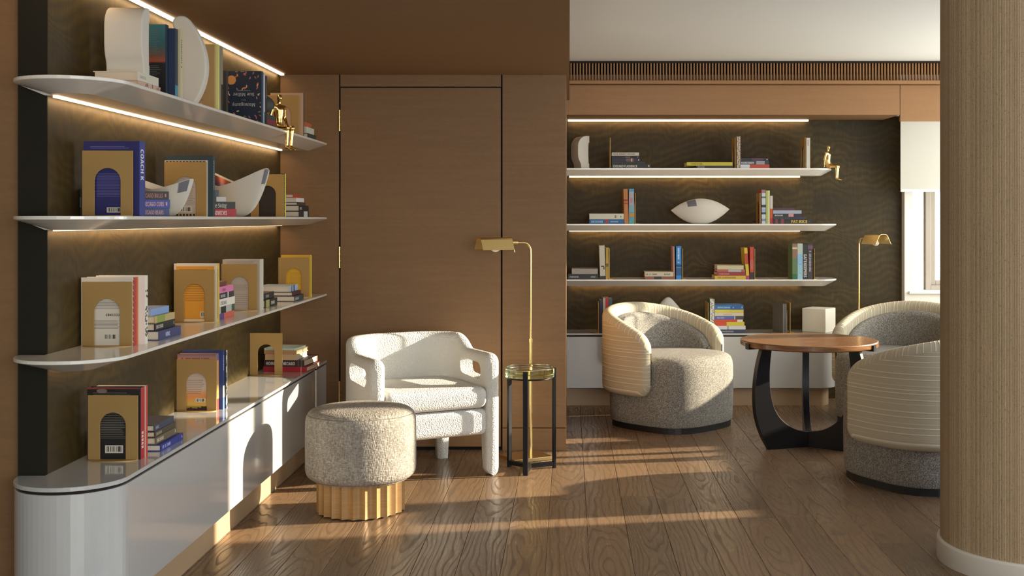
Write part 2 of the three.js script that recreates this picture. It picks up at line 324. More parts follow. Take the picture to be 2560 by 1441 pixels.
// back: green panels, white wall with a window, timber header with an air grille
{
  const g = structGroup('wall_back', 'olive green figured timber wall behind the back shelves', 'wall');
  struct('panel', metreUV(box(-0.03, PANEL_END, 0, 2.1, BW, BW + 0.1), false, 0.2, 0.31), M.green, '', '', g);
  struct('panel', metreUV(box(PANEL_END + 0.0005, 2.42, 0, 2.1, BW + 0.075, BW + 0.12), false, 0.77, 0.06), M.green, '', '', g);
  const w = structGroup('wall_back_right', 'white plaster wall around the back window', 'wall');
  const SILL = 0.787, HEAD = 2.0, X0 = 2.477, X1 = 3.22, OUT = 8.72;
  struct('plaster', [box(2.42, RW, 0, SILL - 0.02, BW, OUT), box(2.42, RW, HEAD, CEIL, BW, OUT), box(X1, RW, SILL - 0.02, HEAD, BW, OUT), box(-0.1, 2.43, 0, CEIL, BW + 0.125, OUT)], M.white, '', '', w);
  const jamb = new THREE.Shape();
  jamb.moveTo(2.42, BW); jamb.lineTo(X0, BW); jamb.lineTo(2.617, 8.69); jamb.lineTo(2.617, OUT); jamb.lineTo(2.42, OUT); jamb.closePath();
  struct('splayed_jamb', new THREE.ExtrudeGeometry(jamb, { depth: HEAD - SILL + 0.02, bevelEnabled: false }).rotateX(-Math.PI / 2).translate(0, SILL - 0.02, 0), M.white, '', '', w);
  struct('sill_board', box(X0 - 0.03, X1, SILL - 0.02, SILL, BW - 0.025, 8.69, 0.004), M.white, '', '', w);
  const n = structGroup('window_1', 'bronze framed window on the back wall beside the column', 'window');
  const fx = 2.617, fz = 8.655;
  struct('frame', [box(fx, fx + 0.036, SILL, HEAD, fz, OUT, 0.003), box(X1 - 0.036, X1, SILL, HEAD, fz, OUT, 0.003), box(fx + 0.036, X1 - 0.036, SILL, SILL + 0.034, fz, OUT, 0.003), box(fx + 0.036, X1 - 0.036, HEAD - 0.034, HEAD, fz, OUT, 0.003)], M.frame, '', '', n);
  struct('sash', [box(fx + 0.038, fx + 0.074, SILL + 0.036, HEAD - 0.036, fz + 0.018, OUT - 0.01, 0.003), box(X1 - 0.074, X1 - 0.038, SILL + 0.036, HEAD - 0.036, fz + 0.018, OUT - 0.01, 0.003), box(fx + 0.074, X1 - 0.074, SILL + 0.036, SILL + 0.07, fz + 0.018, OUT - 0.01, 0.003)], M.frame, '', '', n);
  struct('pane', box(fx + 0.074, X1 - 0.074, SILL + 0.07, HEAD - 0.036, fz + 0.04, fz + 0.0405), M.glass, '', '', n);
  const s = thing('window_shade', 'plain cream fabric shade covering the top of the back window', 'blind', V(2.335, 1.499, 8.32));
  mesh('fabric', new RoundedBoxGeometry(0.98, 0.5, 0.006, 2, 0.002).translate(0.49, 0.25, 0), M.shade, s);
  mesh('hem_bar', new RoundedBoxGeometry(0.98, 0.02, 0.014, 2, 0.005).translate(0.49, 0.01, 0), M.white, s);

  const t = structGroup('trim_1', 'honey coloured timber header above the back shelves', 'trim');
  struct('fascia', metreUV(box(-0.018, 2.264, 2.022, 2.226, 8.08, 8.11, 0.0015), false, 0.1, 0.35), M.fascia, '', '', t);
  struct('fascia', metreUV(box(2.267, RW, 1.978, 2.226, 8.08, 8.11, 0.0015), false, 0.63, 0.05), M.fascia, '', '', t);
  struct('bulkhead', metreUV(box(-0.018, 2.264, 2.022, 2.3, 8.11, BW, 0.0005), false, 0.3, 0.2), M.brown, '', '', t);
  struct('bulkhead', box(2.264, RW, 2.05, 2.3, 8.11, BW), M.white, '', '', t);
  struct('ledge', metreUV(box(-0.018, RW, 2.229, 2.254, 8.045, 8.12, 0.003), false, 0.2, 0.8), M.fascia, '', '', t);
  const v = thing('air_grille', 'long air grille of narrow upright timber slats under the white ceiling', 'vent', V(0, 2.254, 8.1));
  mesh('backing', box(-0.018, RW, 0.0, 0.136, 0.05, 0.06), M.gap, v);
  mesh('top_rail', box(-0.018, RW, 0.122, 0.136, -0.02, 0.05), M.gap, v);
  const slat = metreUV(new THREE.BoxGeometry(0.0098, 0.122, 0.034)), N = Math.floor((RW + 0.01) / 0.0211);
  for (let i = 0; i < N; i++) mesh('slat', slat, M.fascia, v).position.set(-0.008 + i * 0.0211, 0.061, -0.004);
}
// right-hand wall with the three-light window the low sun shines through, and the wall behind the camera
{
  const g = structGroup('wall_right', 'white plaster wall on the window side, behind the column', 'wall');
  const z0 = 5.66, z1 = 8.47, y0 = 0.78, y1 = 2.1, n0 = 1.7, n1 = 5.15;
  struct('plaster', [box(RW, RW + 0.1, 0, CEIL, REAR - 0.1, n0), box(RW, RW + 0.1, 0, CEIL, n1, z0), box(RW, RW + 0.1, 0, CEIL, z1, 8.72), box(RW, RW + 0.1, 0, y0, z0, z1), box(RW, RW + 0.1, y1, CEIL, z0, z1), box(RW, RW + 0.1, 0, y0, n0, n1), box(RW, RW + 0.1, y1, CEIL, n0, n1)], M.white, '', '', g);
  const n = structGroup('window_2', 'bronze framed window in the right wall beside the seating', 'window');
  for (const [a, b] of [[6.03, 6.19], [7.28, 7.45]]) struct('mullion', box(RW + 0.01, RW + 0.08, y0, y1, a, b), M.frame, '', '', n);
  for (const [a, b] of [[z0, 6.03], [6.19, 7.28], [7.45, z1]]) struct('pane', box(RW + 0.05, RW + 0.0505, y0, y1, a, b), M.glass, '', '', n);
  const k = structGroup('window_3', 'bronze framed window in the right wall near the camera', 'window');
  for (const a of [2.8, 4.0]) struct('mullion', box(RW + 0.01, RW + 0.08, y0, y1, a, a + 0.1), M.frame, '', '', k);
  struct('added_sun_block', box(8, 13, -3, 9, -8, 6.32), M.plaster, 'unseen block added outside to keep the sun off the nearer window', 'sun_blocker');  // unseen block, added only to stop direct sun entering the near window
  const r = structGroup('wall_rear', 'white wall with tall windows behind the camera', 'wall');
  const a0 = -1.9, a1 = -0.9, b0 = 0.1, b1 = 3.0, h0 = 0.5, h1 = 2.26, d = REAR - 0.1;
  struct('plaster', [box(FARLEFT, RW, 0, h0, d, REAR), box(FARLEFT, RW, h1, CEIL, d, REAR), box(FARLEFT, a0, h0, h1, d, REAR), box(a1, b0, h0, h1, d, REAR), box(b1, RW, h0, h1, d, REAR)], M.white, '', '', r);
  struct('mullion', [box(1.07, 1.13, h0, h1, d, REAR), box(2.07, 2.13, h0, h1, d, REAR)], M.frame, '', '', r);
}

// the round column
{
  const c = structGroup('column_1', 'round column covered in ribbed straw wallpaper', 'column');
  c.position.set(1.78, 0, -4.5);
  const cyl = new THREE.CylinderGeometry(0.349, 0.349, CEIL - 0.06, 128, 1, true).translate(0, (CEIL + 0.06) / 2, 0);
  const uv = cyl.attributes.uv;
  for (let i = 0; i < uv.count; i++) uv.setXY(i, uv.getX(i) * 2 * Math.PI * 0.35, uv.getY(i) * CEIL);
  struct('wallpaper', cyl, M.paper, '', '', c);
  struct('baseboard', new THREE.LatheGeometry([[0.345, 0], [0.362, 0], [0.362, 0.072], [0.359, 0.079], [0.353, 0.081], [0.345, 0.081]].map(([x, y]) => new THREE.Vector2(x, y)), 128), std({ color: new THREE.Color().setRGB(0.56, 0.52, 0.45), roughness: 0.55 }), '', '', c);
}

// ------------------------------------------------------------------ shelves and low cabinets
// outline of a shelf: p runs along the wall to its free end pe, q out from the wall; the end is rounded and wraps round the wall's end
function outline(L0, pe, qf, rp, rq, inset) {
  const pts = [[L0, 0], [L0, qf - inset]];
  for (let i = 1; i <= 12; i++) pts.push([L0 + (pe - L0) * i / 12, qf - inset]);
  for (let i = 1; i <= 28; i++) { const a = Math.PI / 2 - Math.PI * i / 28; pts.push([pe + (rp - inset) * Math.cos(a), qf - rq + (rq - inset) * Math.sin(a)]); }
  pts.push([pe - 0.0001, 0]);
  return pts;
}
// solid between stacked outlines: levels of [points, y]; map turns (p, q) into x and z
function slabOf(levels, map) {
  const pos = [], uv = [], idx = [], n = levels[0][0].length;
  const P = levels.map(([pts, y]) => pts.map(([p, q]) => { const [x, z] = map(p, q); return [x, y, z]; }));
  for (let i = 0; i < P.length - 1; i++) for (let j = 0; j < n; j++) {
    const k = (j + 1) % n, base = pos.length / 3;
    for (const v of [P[i][j], P[i][k], P[i + 1][k], P[i + 1][j]]) { pos.push(...v); uv.push(v[0] + v[2], v[1]); }
    idx.push(base, base + 1, base + 2, base, base + 2, base + 3);
  }
  for (const i of [0, P.length - 1]) {
    const c = P[i].map((v) => new THREE.Vector2(v[0], v[2])), base = pos.length / 3;
    P[i].forEach((v) => { pos.push(...v); uv.push(v[0], v[2]); });
    for (const f of THREE.ShapeUtils.triangulateShape(c, [])) idx.push(base + f[0], base + f[1], base + f[2]);
  }
  let g = new THREE.BufferGeometry();
  g.setAttribute('position', new THREE.Float32BufferAttribute(pos, 3));
  g.setAttribute('uv', new THREE.Float32BufferAttribute(uv, 2));
  g.setIndex(idx);
  g = g.toNonIndexed();
  g.computeVertexNormals();
  return g;
}
const WARM = new THREE.Color().setRGB(1, 0.63, 0.31);
function leftMap(p, q) { return [LW + q, p]; }
function backMap(p, q) { return [p, -(BW - q)]; }
const LEFT = { L0: -DW + 0.001, pe: -3.67, qf: 0.263, rp: 0.172, rq: 0.172, map: leftMap };
const BACK = { L0: -0.0175, pe: 1.762, qf: 0.297, rp: 0.134, rq: 0.185, map: backMap };
const ol = (s, inset) => outline(s.L0, s.pe, s.qf, s.rp, s.rq, inset);
function shelf(side, top, label, ledPower, cut = 0) {
  const s = cut ? { ...side, pe: side.pe - cut } : side;
  const t = thing('wall_shelf', label, 'shelf', new THREE.Vector3(0, top, 0));
  const left = side === LEFT, inset = left ? 0.105 : 0.075, thick = left ? 0.043 : 0.05;
  mesh('slab', slabOf([[ol(s, 0.001), 0], [ol(s, 0), -0.0015], [ol(s, 0), -0.0095], [ol(s, 0.0015), -0.011], [ol(s, inset), -thick]], s.map), M.shelf, t);
  const len = left ? 2.9 : 1.66;
  const strip = left ? box(LW + 0.012, LW + 0.026, -thick - 0.004, -thick - 0.0002, 3.70, 3.70 + len) : box(0, len, -thick - 0.006, -thick - 0.0002, BW - 0.027, BW - 0.013);
  mesh('led_strip', strip, M.led, t);
  ledLight(left, top - thick - 0.0065, len, ledPower);
  return t;
}
function ledLight(left, y, len, power) {
  if (left) areaLight('led_light', WARM, power, len, 0.014, V(LW + 0.024, y, 3.70 + len / 2), new THREE.Vector3(-0.45, -1, 0), new THREE.Vector3(0, 0, 1));
  else areaLight('led_light', WARM, power, len, 0.014, V(len / 2, y, BW - 0.024), new THREE.Vector3(0, -1, -0.45), new THREE.Vector3(1, 0, 0));
}
shelf(LEFT, 1.737, 'top white floating shelf on the left wall with a glowing strip beneath', 20);
shelf(LEFT, 1.318, 'middle white floating shelf on the left wall, at eye level', 18);
shelf(LEFT, 0.886, 'lowest white floating shelf on the left wall, above the cabinet', 5);
shelf(BACK, 1.662, 'top white floating shelf on the back wall with the gold figure at its end', 22, 0.035);
shelf(BACK, 1.274, 'middle white floating shelf on the back wall, holding the eye shaped vase', 20);
shelf(BACK, 0.886, 'lowest white floating shelf on the back wall, above the low cabinet', 18);
{
  const a = thing('ceiling_led_strip', 'glowing strip light along the timber ceiling over the left shelves', 'strip light', V(LW + 0.022, SOFFIT, 4.55));
  mesh('diffuser', box(-0.010, 0.010, -0.009, 0, -1.55, 2.07), M.led, a);
  areaLight('led_light', WARM, 17, 3.6, 0.014, V(LW + 0.024, SOFFIT - 0.012, 4.81), new THREE.Vector3(-0.4, -1, 0), new THREE.Vector3(0, 0, 1));
  const b = thing('header_led_strip', 'glowing strip light under the timber header over the back shelves', 'strip light', V(0.85, 2.022, BW - 0.022));
  mesh('diffuser', box(-0.86, 0.87, -0.012, 0, -0.010, 0.010), M.led, b);
  areaLight('led_light', WARM, 18, 1.7, 0.014, V(0.85, 2.008, BW - 0.024), new THREE.Vector3(0, -1, -0.4), new THREE.Vector3(1, 0, 0));
}
function cabinet(side, label) {
  const t = thing('low_cabinet', label, 'cabinet');
  mesh('countertop', slabOf([[ol(side, 0.0015), 0.51], [ol(side, 0), 0.5085], [ol(side, 0), 0.4985], [ol(side, 0.0015), 0.497]], side.map), M.lacquer, t);
  mesh('shadow_gap', slabOf([[ol(side, 0.012), 0.497], [ol(side, 0.012), 0.487]], side.map), M.gap, t);
  mesh('body', slabOf([[ol(side, 0.005), 0.487], [ol(side, 0.003), 0.485], [ol(side, 0.003), 0.13], [ol(side, 0.006), 0.127]], side.map), M.lacquer, t);
  mesh('toe_kick', slabOf([[ol(side, 0.055), 0.127], [ol(side, 0.055), 0]], side.map), M.kick, t);
  return t;
}
cabinet(LEFT, 'long white lacquered low cabinet with rounded end along the left wall');
cabinet(BACK, 'white lacquered low cabinet along the back wall behind the swivel chairs');

// ------------------------------------------------------------------ upholstered shells
// stations: {x, z, nx, nz, b, t, th, s}: a path with outward normals, bottom, top, thickness and length so far. Returns the outer skin and the rim with the inner skin.
function sweepShell(st, nS = 18, nA = 8) {
  const ringOuter = [], ringRim = [];
  for (const q of st) {
    const r = Math.min(q.th / 2, (q.t - q.b) / 2), y0 = q.b + r, y1 = q.t - r;
    const P = (off, y, u, v) => ({ x: q.x + q.nx * off, y, z: q.z + q.nz * off, u, v });
    const o = [], m = [];
    for (let i = nA; i >= 0; i--) { const a = Math.PI * i / nA - Math.PI / 2; o.push(P(r * Math.sin(-a) , y0 - r * Math.cos(a), q.s, q.b - 0.03 + (nA - i) * 0.004)); }
    for (let i = 1; i <= nS; i++) o.push(P(r, y0 + (y1 - y0) * i / nS, q.s, y0 + (y1 - y0) * i / nS));
    for (let i = 0; i <= nA; i++) { const a = Math.PI * i / nA; m.push(P(r * Math.cos(a), y1 + r * Math.sin(a), i * 0.012, q.s)); }
    for (let i = 1; i <= nS; i++) m.push(P(-r, y1 + (y0 - y1) * i / nS, 0.1 + i * 0.02, q.s));
    ringOuter.push(o); ringRim.push(m);
  }
  return [sheet(ringOuter), sheet(ringRim)];
}
function sheet(rows) {
  const n = rows[0].length, pos = [], uv = [], idx = [];
  rows.forEach((r) => r.forEach((p) => { pos.push(p.x, p.y, p.z); uv.push(p.u ?? 0, p.v ?? 0); }));
  for (let i = 0; i < rows.length - 1; i++) for (let j = 0; j < n - 1; j++) { const a = i * n + j, b = a + 1, c = a + n, d = c + 1; idx.push(a, b, c, b, d, c); }
  const g = new THREE.BufferGeometry();
  g.setAttribute('position', new THREE.Float32BufferAttribute(pos, 3));
  g.setAttribute('uv', new THREE.Float32BufferAttribute(uv, 2));
  g.setIndex(idx);
  g.computeVertexNormals();
  return g;
}
// a path sampled evenly, with outward normals (to the left of travel reversed) and lengths
function pathOf(fn, n) {
  const pts = []; for (let i = 0; i <= n; i++) pts.push(fn(i / n));
  let s = 0;
  return pts.map((p, i) => {
    const a = pts[Math.max(0, i - 1)], b = pts[Math.min(n, i + 1)], l = Math.hypot(b[0] - a[0], b[1] - a[1]);
    if (i) s += Math.hypot(p[0] - pts[i - 1][0], p[1] - pts[i - 1][1]);
    return { x: p[0], z: p[1], nx: -(b[1] - a[1]) / l, nz: (b[0] - a[0]) / l, s };
  });
}
const squircle = (a, r, n = 3) => { const c = Math.cos(a), s = Math.sin(a), k = Math.pow(Math.pow(Math.abs(c), n) + Math.pow(Math.abs(s), n), -1 / n); return [r * k * c, r * k * s]; };

// swivel chair: faces +z; grey drum seat, striped wrap-round back, black plinth
function swivelChair(label, pos, turn) {
  const t = thing('swivel_chair', label, 'chair', pos, turn, 'swivel chairs around the round table');
  const R = 0.345, rings = [], N = 72;
  const prof = [[-0.012, 0.034], [0, 0.042], [0.004, 0.1], [0.006, 0.25], [0.004, 0.38], [0, 0.412], [-0.008, 0.433], [-0.022, 0.448], [-0.045, 0.458], [-0.09, 0.464], [-0.18, 0.468], [-0.30, 0.470], [-0.344, 0.4705]];
  let along = 0;
  prof.forEach(([d, y], i) => {
    if (i) along += Math.hypot(d - prof[i - 1][0], y - prof[i - 1][1]);
    const ring = [];
    for (let j = 0; j <= N; j++) { const a = 2 * Math.PI * j / N, [x, z] = squircle(a, R + d); ring.push({ x, y, z, u: a * R, v: along }); }
    rings.push(ring.reverse());
  });
  const body = sheet(rings);
  mesh('seat', body, M.grey, t);
  const pl = new THREE.Shape(Array.from({ length: 60 }, (_, i) => new THREE.Vector2(...squircle(2 * Math.PI * i / 60, R - 0.008))));
  mesh('plinth', new THREE.ExtrudeGeometry(pl, { depth: 0.036, bevelEnabled: false }).rotateX(-Math.PI / 2), M.plinth, t);
  const A = 110 * Math.PI / 180, n = 90;
  const shellTop = (f) => 0.575 + 0.185 * Math.pow(Math.cos(clamp(Math.abs(f), 0, 1) * Math.PI / 2), 0.85);
  const wrap = (radius, th, dTop, b0, cut) => {
    const st = pathOf((k) => { const a = -Math.PI / 2 + (k * 2 - 1) * (A - cut); return squircle(a, radius, 2.5); }, n), L = st[n].s, corner = 0.085;
    st.forEach((q, i) => {
      const e = Math.min(q.s, L - q.s), x = clamp(1 - e / corner), y = clamp(1 - e / (th * 0.55)), f = (i / n) * 2 - 1;
      const drop = corner * (1 - Math.sqrt(1 - x * x));
      // normals must look outwards, away from the seat
      if (q.nx * q.x + q.nz * q.z < 0) { q.nx *= -1; q.nz *= -1; }
      q.t = shellTop(f) - dTop - drop; q.b = b0 + drop * 0.9; q.th = th * Math.max(0.08, Math.sqrt(1 - y * y * 0.99));
    });
    return sweepShell(st);
  };
  const [outer, rim] = wrap(0.372, 0.085, 0, 0.215, 0);
  mesh('outer_shell', outer, M.stripe, t);
  mesh('rim', rim, M.stripe, t);
  const pad = wrap(0.315, 0.07, 0.062, 0.40, 0.13);
  mesh('back_pad', [metreUV(pad[0]), metreUV(pad[1])], M.grey, t);
  return t;
}
swivelChair('grey and cream swivel chair left of the round table, facing it in the sun', V(0.652, 0, 7.53), Math.atan2(0.74, 0.71));
swivelChair('grey and cream swivel chair in front of the back window, beyond the table', V(2.112, 0, 7.62), Math.atan2(-0.62, 0.70));
swivelChair('grey and cream swivel chair nearest the camera, half behind the column', V(1.778, 0, 5.92), Math.atan2(-0.45, -0.80));

// white looped-wool armchair: faces +z; arms run down into the front legs and have a slot each
{
  const t = thing('armchair', 'white looped wool armchair with slotted arms in front of the door', 'chair', V(-0.793, 0, 6.132), 28 * Math.PI / 180);
  const hw = 0.305, back = -0.285, front = 0.30, R = 0.20;
  const line = [[-hw, front], [-hw, back + R]];
  for (let i = 1; i < 12; i++) { const a = Math.PI + Math.PI / 2 * i / 12; line.push([-hw + R + R * Math.cos(a), back + R + R * Math.sin(a)]); }
  line.push([-hw + R, back], [hw - R, back]);
  for (let i = 1; i < 12; i++) { const a = -Math.PI / 2 + Math.PI / 2 * i / 12; line.push([hw - R + R * Math.cos(a), back + R + R * Math.sin(a)]); }
  line.push([hw, back + R], [hw, front]);
  const cum = [0]; for (let i = 1; i < line.length; i++) cum.push(cum[i - 1] + Math.hypot(line[i][0] - line[i - 1][0], line[i][1] - line[i - 1][1]));
  const L = cum[cum.length - 1];
  const on = (s) => { let i = 1; while (i < cum.length - 1 && cum[i] < s) i++; const k = (s - cum[i - 1]) / (cum[i] - cum[i - 1]); return [line[i - 1][0] + (line[i][0] - line[i - 1][0]) * k, line[i - 1][1] + (line[i][1] - line[i - 1][1]) * k]; };
  const n = 160, st = pathOf((k) => on(k * L), n), th = 0.072;
  st.forEach((q) => {
    if (q.nx * q.x + q.nz * (q.z - 0.05) < 0) { q.nx *= -1; q.nz *= -1; }
    const e = Math.min(q.s, L - q.s), x = clamp(1 - e / 0.05), y = clamp(1 - e / 0.03);
    q.t = 0.622 + 0.072 * smooth(0.30, 0.46, e) - 0.05 * (1 - Math.sqrt(1 - x * x));
    q.b = e < 0.062 ? 0.002 : 0.002 + 0.21 * smooth(0.062, 0.085, e);
    q.th = th * Math.max(0.3, Math.sqrt(1 - y * y * 0.9));
  });
  const [o, r] = sweepShell(st, 26, 10);
  const closed = (() => { const a = merge([o, r]); a.deleteAttribute('normal'); a.deleteAttribute('uv'); const g = mergeVertices(a, 1e-5); return g; })();
  let shell = closed;
  const ev = new Evaluator(); ev.attributes = ['position', 'normal'];
  closed.computeVertexNormals();
  const capRow = (i) => {
    const nO = o.attributes.position.count / (n + 1), nR = r.attributes.position.count / (n + 1), pts = [];
    for (let j = 0; j < nO; j++) pts.push(new THREE.Vector3().fromBufferAttribute(o.attributes.position, i * nO + j));
    for (let j = 1; j < nR; j++) pts.push(new THREE.Vector3().fromBufferAttribute(r.attributes.position, i * nR + j));
    const c = pts.reduce((a, b) => a.add(b), new THREE.Vector3()).divideScalar(pts.length), pos = [];
    pts.forEach((p, j) => { const q = pts[(j + 1) % pts.length]; const tri = i ? [p, q, c] : [q, p, c]; tri.forEach((v) => pos.push(v.x, v.y, v.z)); });
    const g = new THREE.BufferGeometry(); g.setAttribute('position', new THREE.Float32BufferAttribute(pos, 3)); return g;
  };
  const all = (() => { const a = closed.toNonIndexed(); for (const k of Object.keys(a.attributes)) if (k !== 'position') a.deleteAttribute(k); return mergeVertices(mergeGeometries([a, capRow(0), capRow(n)]), 1e-5); })();
  all.computeVertexNormals();
  let brush = new Brush(all); brush.updateMatrixWorld();
  for (const sx of [-1, 1]) {
    const slot = new Brush(new RoundedBoxGeometry(0.3, 0.088, 0.27, 6, 0.04)); slot.position.set(sx * hw, 0.528, 0.075); slot.rotation.x = 0.05; slot.updateMatrixWorld();
    brush = ev.evaluate(brush, slot, SUBTRACTION); brush.updateMatrixWorld();
  }
  shell = brush.geometry;
  mesh('frame', metreUV(shell.clone()), M.boucle, t);
  const pillow = (w, h, d, rad, puff) => { const g = new RoundedBoxGeometry(w, h, d, 8, rad), p = g.attributes.position; for (let i = 0; i < p.count; i++) { const k = (1 - Math.pow(2 * p.getX(i) / w, 2)) * (1 - Math.pow(2 * p.getZ(i) / d, 2)); p.setY(i, p.getY(i) + Math.sign(p.getY(i)) * puff * Math.max(0, k)); } g.computeVertexNormals(); return g; };
  mesh('seat_cushion', metreUV(pillow(0.545, 0.108, 0.545, 0.04, 0.012).translate(0, 0.402, 0.035)), M.boucle, t);
  mesh('seat_base', metreUV(new RoundedBoxGeometry(0.57, 0.135, 0.55, 6, 0.035).translate(0, 0.275, 0.01)), M.boucle, t);
  for (const sx of [-1, 1]) mesh('back_leg', metreUV(loft([[0.026, 0.0], [0.034, 0.225]].map(([w, y]) => [[-1, -1], [-1, 1], [1, 1], [1, -1]].map(([a, b]) => ({ x: sx * 0.24 + a * w, y, z: -0.25 + b * w }))))), M.boucle, t);
}

// drum stool: tweed cushion on a fluted wooden base
{
  const t = thing('drum_stool', 'round tweed stool on a fluted golden wood base beside the cabinet', 'stool', V(-0.933, 0, 5.29));
  const pr = [[0.0, 0.150], [0.19, 0.150], [0.215, 0.154], [0.235, 0.168], [0.244, 0.19], [0.2455, 0.24], [0.2455, 0.38], [0.244, 0.415], [0.236, 0.44], [0.216, 0.458], [0.17, 0.469], [0.09, 0.474], [0.0, 0.476]];
  const g = new THREE.LatheGeometry(new THREE.SplineCurve(pr.map(([x, y]) => new THREE.Vector2(Math.max(0.0001, x), y))).getPoints(90), 120), uv = g.attributes.uv, p = g.attributes.position;
  for (let i = 0; i < uv.count; i++) { const y = p.getY(i), rr2 = Math.hypot(p.getX(i), p.getZ(i)); if (y > 0.44 || y < 0.16) uv.setXY(i, p.getX(i), p.getZ(i)); else uv.setXY(i, uv.getX(i) * 2 * Math.PI * 0.245, y); }
  mesh('cushion', g, M.tweed, t);
  const sh = new THREE.Shape(), F = 24, K = 12;
  for (let i = 0; i < F * K; i++) { const a = 2 * Math.PI * i / (F * K), k = (i % K) / K, r = 0.196 - 0.015 * Math.sin(Math.PI * k); const x = r * Math.cos(a), y = r * Math.sin(a); i ? sh.lineTo(x, y) : sh.moveTo(x, y); }
  mesh('fluted_base', metreUV(new THREE.ExtrudeGeometry(sh, { depth: 0.146, bevelEnabled: false }).rotateX(-Math.PI / 2).translate(0, 0.006, 0), true), M.flute, t);
  mesh('glide', new THREE.CylinderGeometry(0.17, 0.17, 0.008, 40).translate(0, 0.004, 0), M.plinth, t);
}

// brass pharmacy lamp: pole on a flat plate, arm to the left (-x), half-round shade
function floorLamp(label, pos, turn) {
  const t = thing('floor_lamp', label, 'floor lamp', pos, turn, 'brass reading lamps');
  mesh('base', new RoundedBoxGeometry(0.23, 0.02, 0.20, 3, 0.003).translate(-0.045, 0.010, 0.03).rotateY(0.0), M.brass, t);
  const H = 1.178, q = 0.045;
  mesh('pole', new THREE.CylinderGeometry(0.0085, 0.0085, 0.62, 18).translate(0, 0.33, 0), M.brass, t);
  mesh('collar', new THREE.CylinderGeometry(0.0105, 0.0105, 0.02, 18).translate(0, 0.64, 0), M.brass, t);
  const pts = [new THREE.Vector3(0, 0.62, 0), new THREE.Vector3(0, 0.9, 0), new THREE.Vector3(0, H - q, 0)];
  for (let i = 1; i <= 8; i++) { const a = Math.PI / 2 * i / 8; pts.push(new THREE.Vector3(-q + q * Math.cos(a), H - q + q * Math.sin(a), 0)); }
  pts.push(new THREE.Vector3(-0.06, H, 0), new THREE.Vector3(-0.085, H, 0));
  mesh('arm', new THREE.TubeGeometry(new THREE.CatmullRomCurve3(pts, false, 'centripetal'), 90, 0.0055, 12), M.brass, t);
  mesh('socket', new THREE.CylinderGeometry(0.0125, 0.0125, 0.062, 20).rotateZ(Math.PI / 2).translate(-0.112, H, 0), M.brass, t);
  // shade: an open trough along x with a narrow top and sloping sides, closed at the socket end
  const len = 0.185, x0 = -0.128;
  const half = [[0, 0.030], [0.014, 0.0295], [0.024, 0.026], [0.031, 0.019], [0.057, -0.036]];
  const curve = (k) => [...half.slice(1).reverse().map(([a, b]) => [-a * k, b * k]), ...half.map(([a, b]) => [a * k, b * k])];
  const prof = [...curve(1), ...curve(0.955).map(([a, b]) => [a, Math.max(b, -0.036)]).reverse()];
  const shp = new THREE.Shape(prof.map(([a, b]) => new THREE.Vector2(a, b)));
  const shade = mesh('shade', new THREE.ExtrudeGeometry(shp, { depth: len, bevelEnabled: false }).rotateY(-Math.PI / 2).translate(x0, H, 0), M.brass, t);
  const cap = new THREE.Shape(curve(1).map(([a, b]) => new THREE.Vector2(a, b)));
  mesh('end_plate', new THREE.ExtrudeGeometry(cap, { depth: 0.003, bevelEnabled: false }).rotateY(-Math.PI / 2).translate(x0 + 0.002, H, 0), M.brass, shade);
  mesh('bulb', new THREE.SphereGeometry(0.021, 24, 16).scale(1.3, 1, 1).translate(x0 - 0.085, H - 0.028, 0), M.bulb, t);
  mesh('switch', tube([new THREE.Vector3(-0.14, H - 0.03, 0.05), new THREE.Vector3(-0.128, H - 0.033, 0.052), new THREE.Vector3(-0.124, H - 0.05, 0.053)], 0.0022, 12, 8), M.brass, t);
  return t;
}
floorLamp('brass floor lamp with half round shade standing behind the glass side table', V(-0.212, 0, 6.49), 0.5);
floorLamp('brass floor lamp by the olive wall behind the far swivel chair', V(1.965, 0, 8.0), 1.85);

// small glass-topped side table
{
  const t = thing('side_table', 'small round green glass side table with three black bar legs', 'table', V(-0.206, 0, 6.15));
  mesh('glass_top', new THREE.LatheGeometry(new THREE.SplineCurve([[0.0005, 0.488], [0.12, 0.488], [0.1275, 0.490], [0.129, 0.498], [0.129, 0.525], [0.1275, 0.534], [0.122, 0.538], [0.117, 0.534], [0.112, 0.530], [0.0005, 0.530]].map((a) => new THREE.Vector2(...a))).getPoints(60), 80), M.cast, t);
  mesh('ring', new THREE.TorusGeometry(0.121, 0.004, 8, 60).rotateX(Math.PI / 2).translate(0, 0.483, 0), M.black, t);
  for (let k = 0; k < 3; k++) {
    const a = (-97 + 120 * k) * Math.PI / 180, c = Math.cos(a), s = -Math.sin(a);
    mesh('leg', new RoundedBoxGeometry(0.014, 0.528, 0.026, 2, 0.002).translate(0.1375, 0.264, 0).rotateY(a), M.black, t);
    mesh('base_bar', new RoundedBoxGeometry(0.135, 0.022, 0.024, 2, 0.002).translate(0.0695, 0.022, 0).rotateY(a), M.black, t);
  }
}

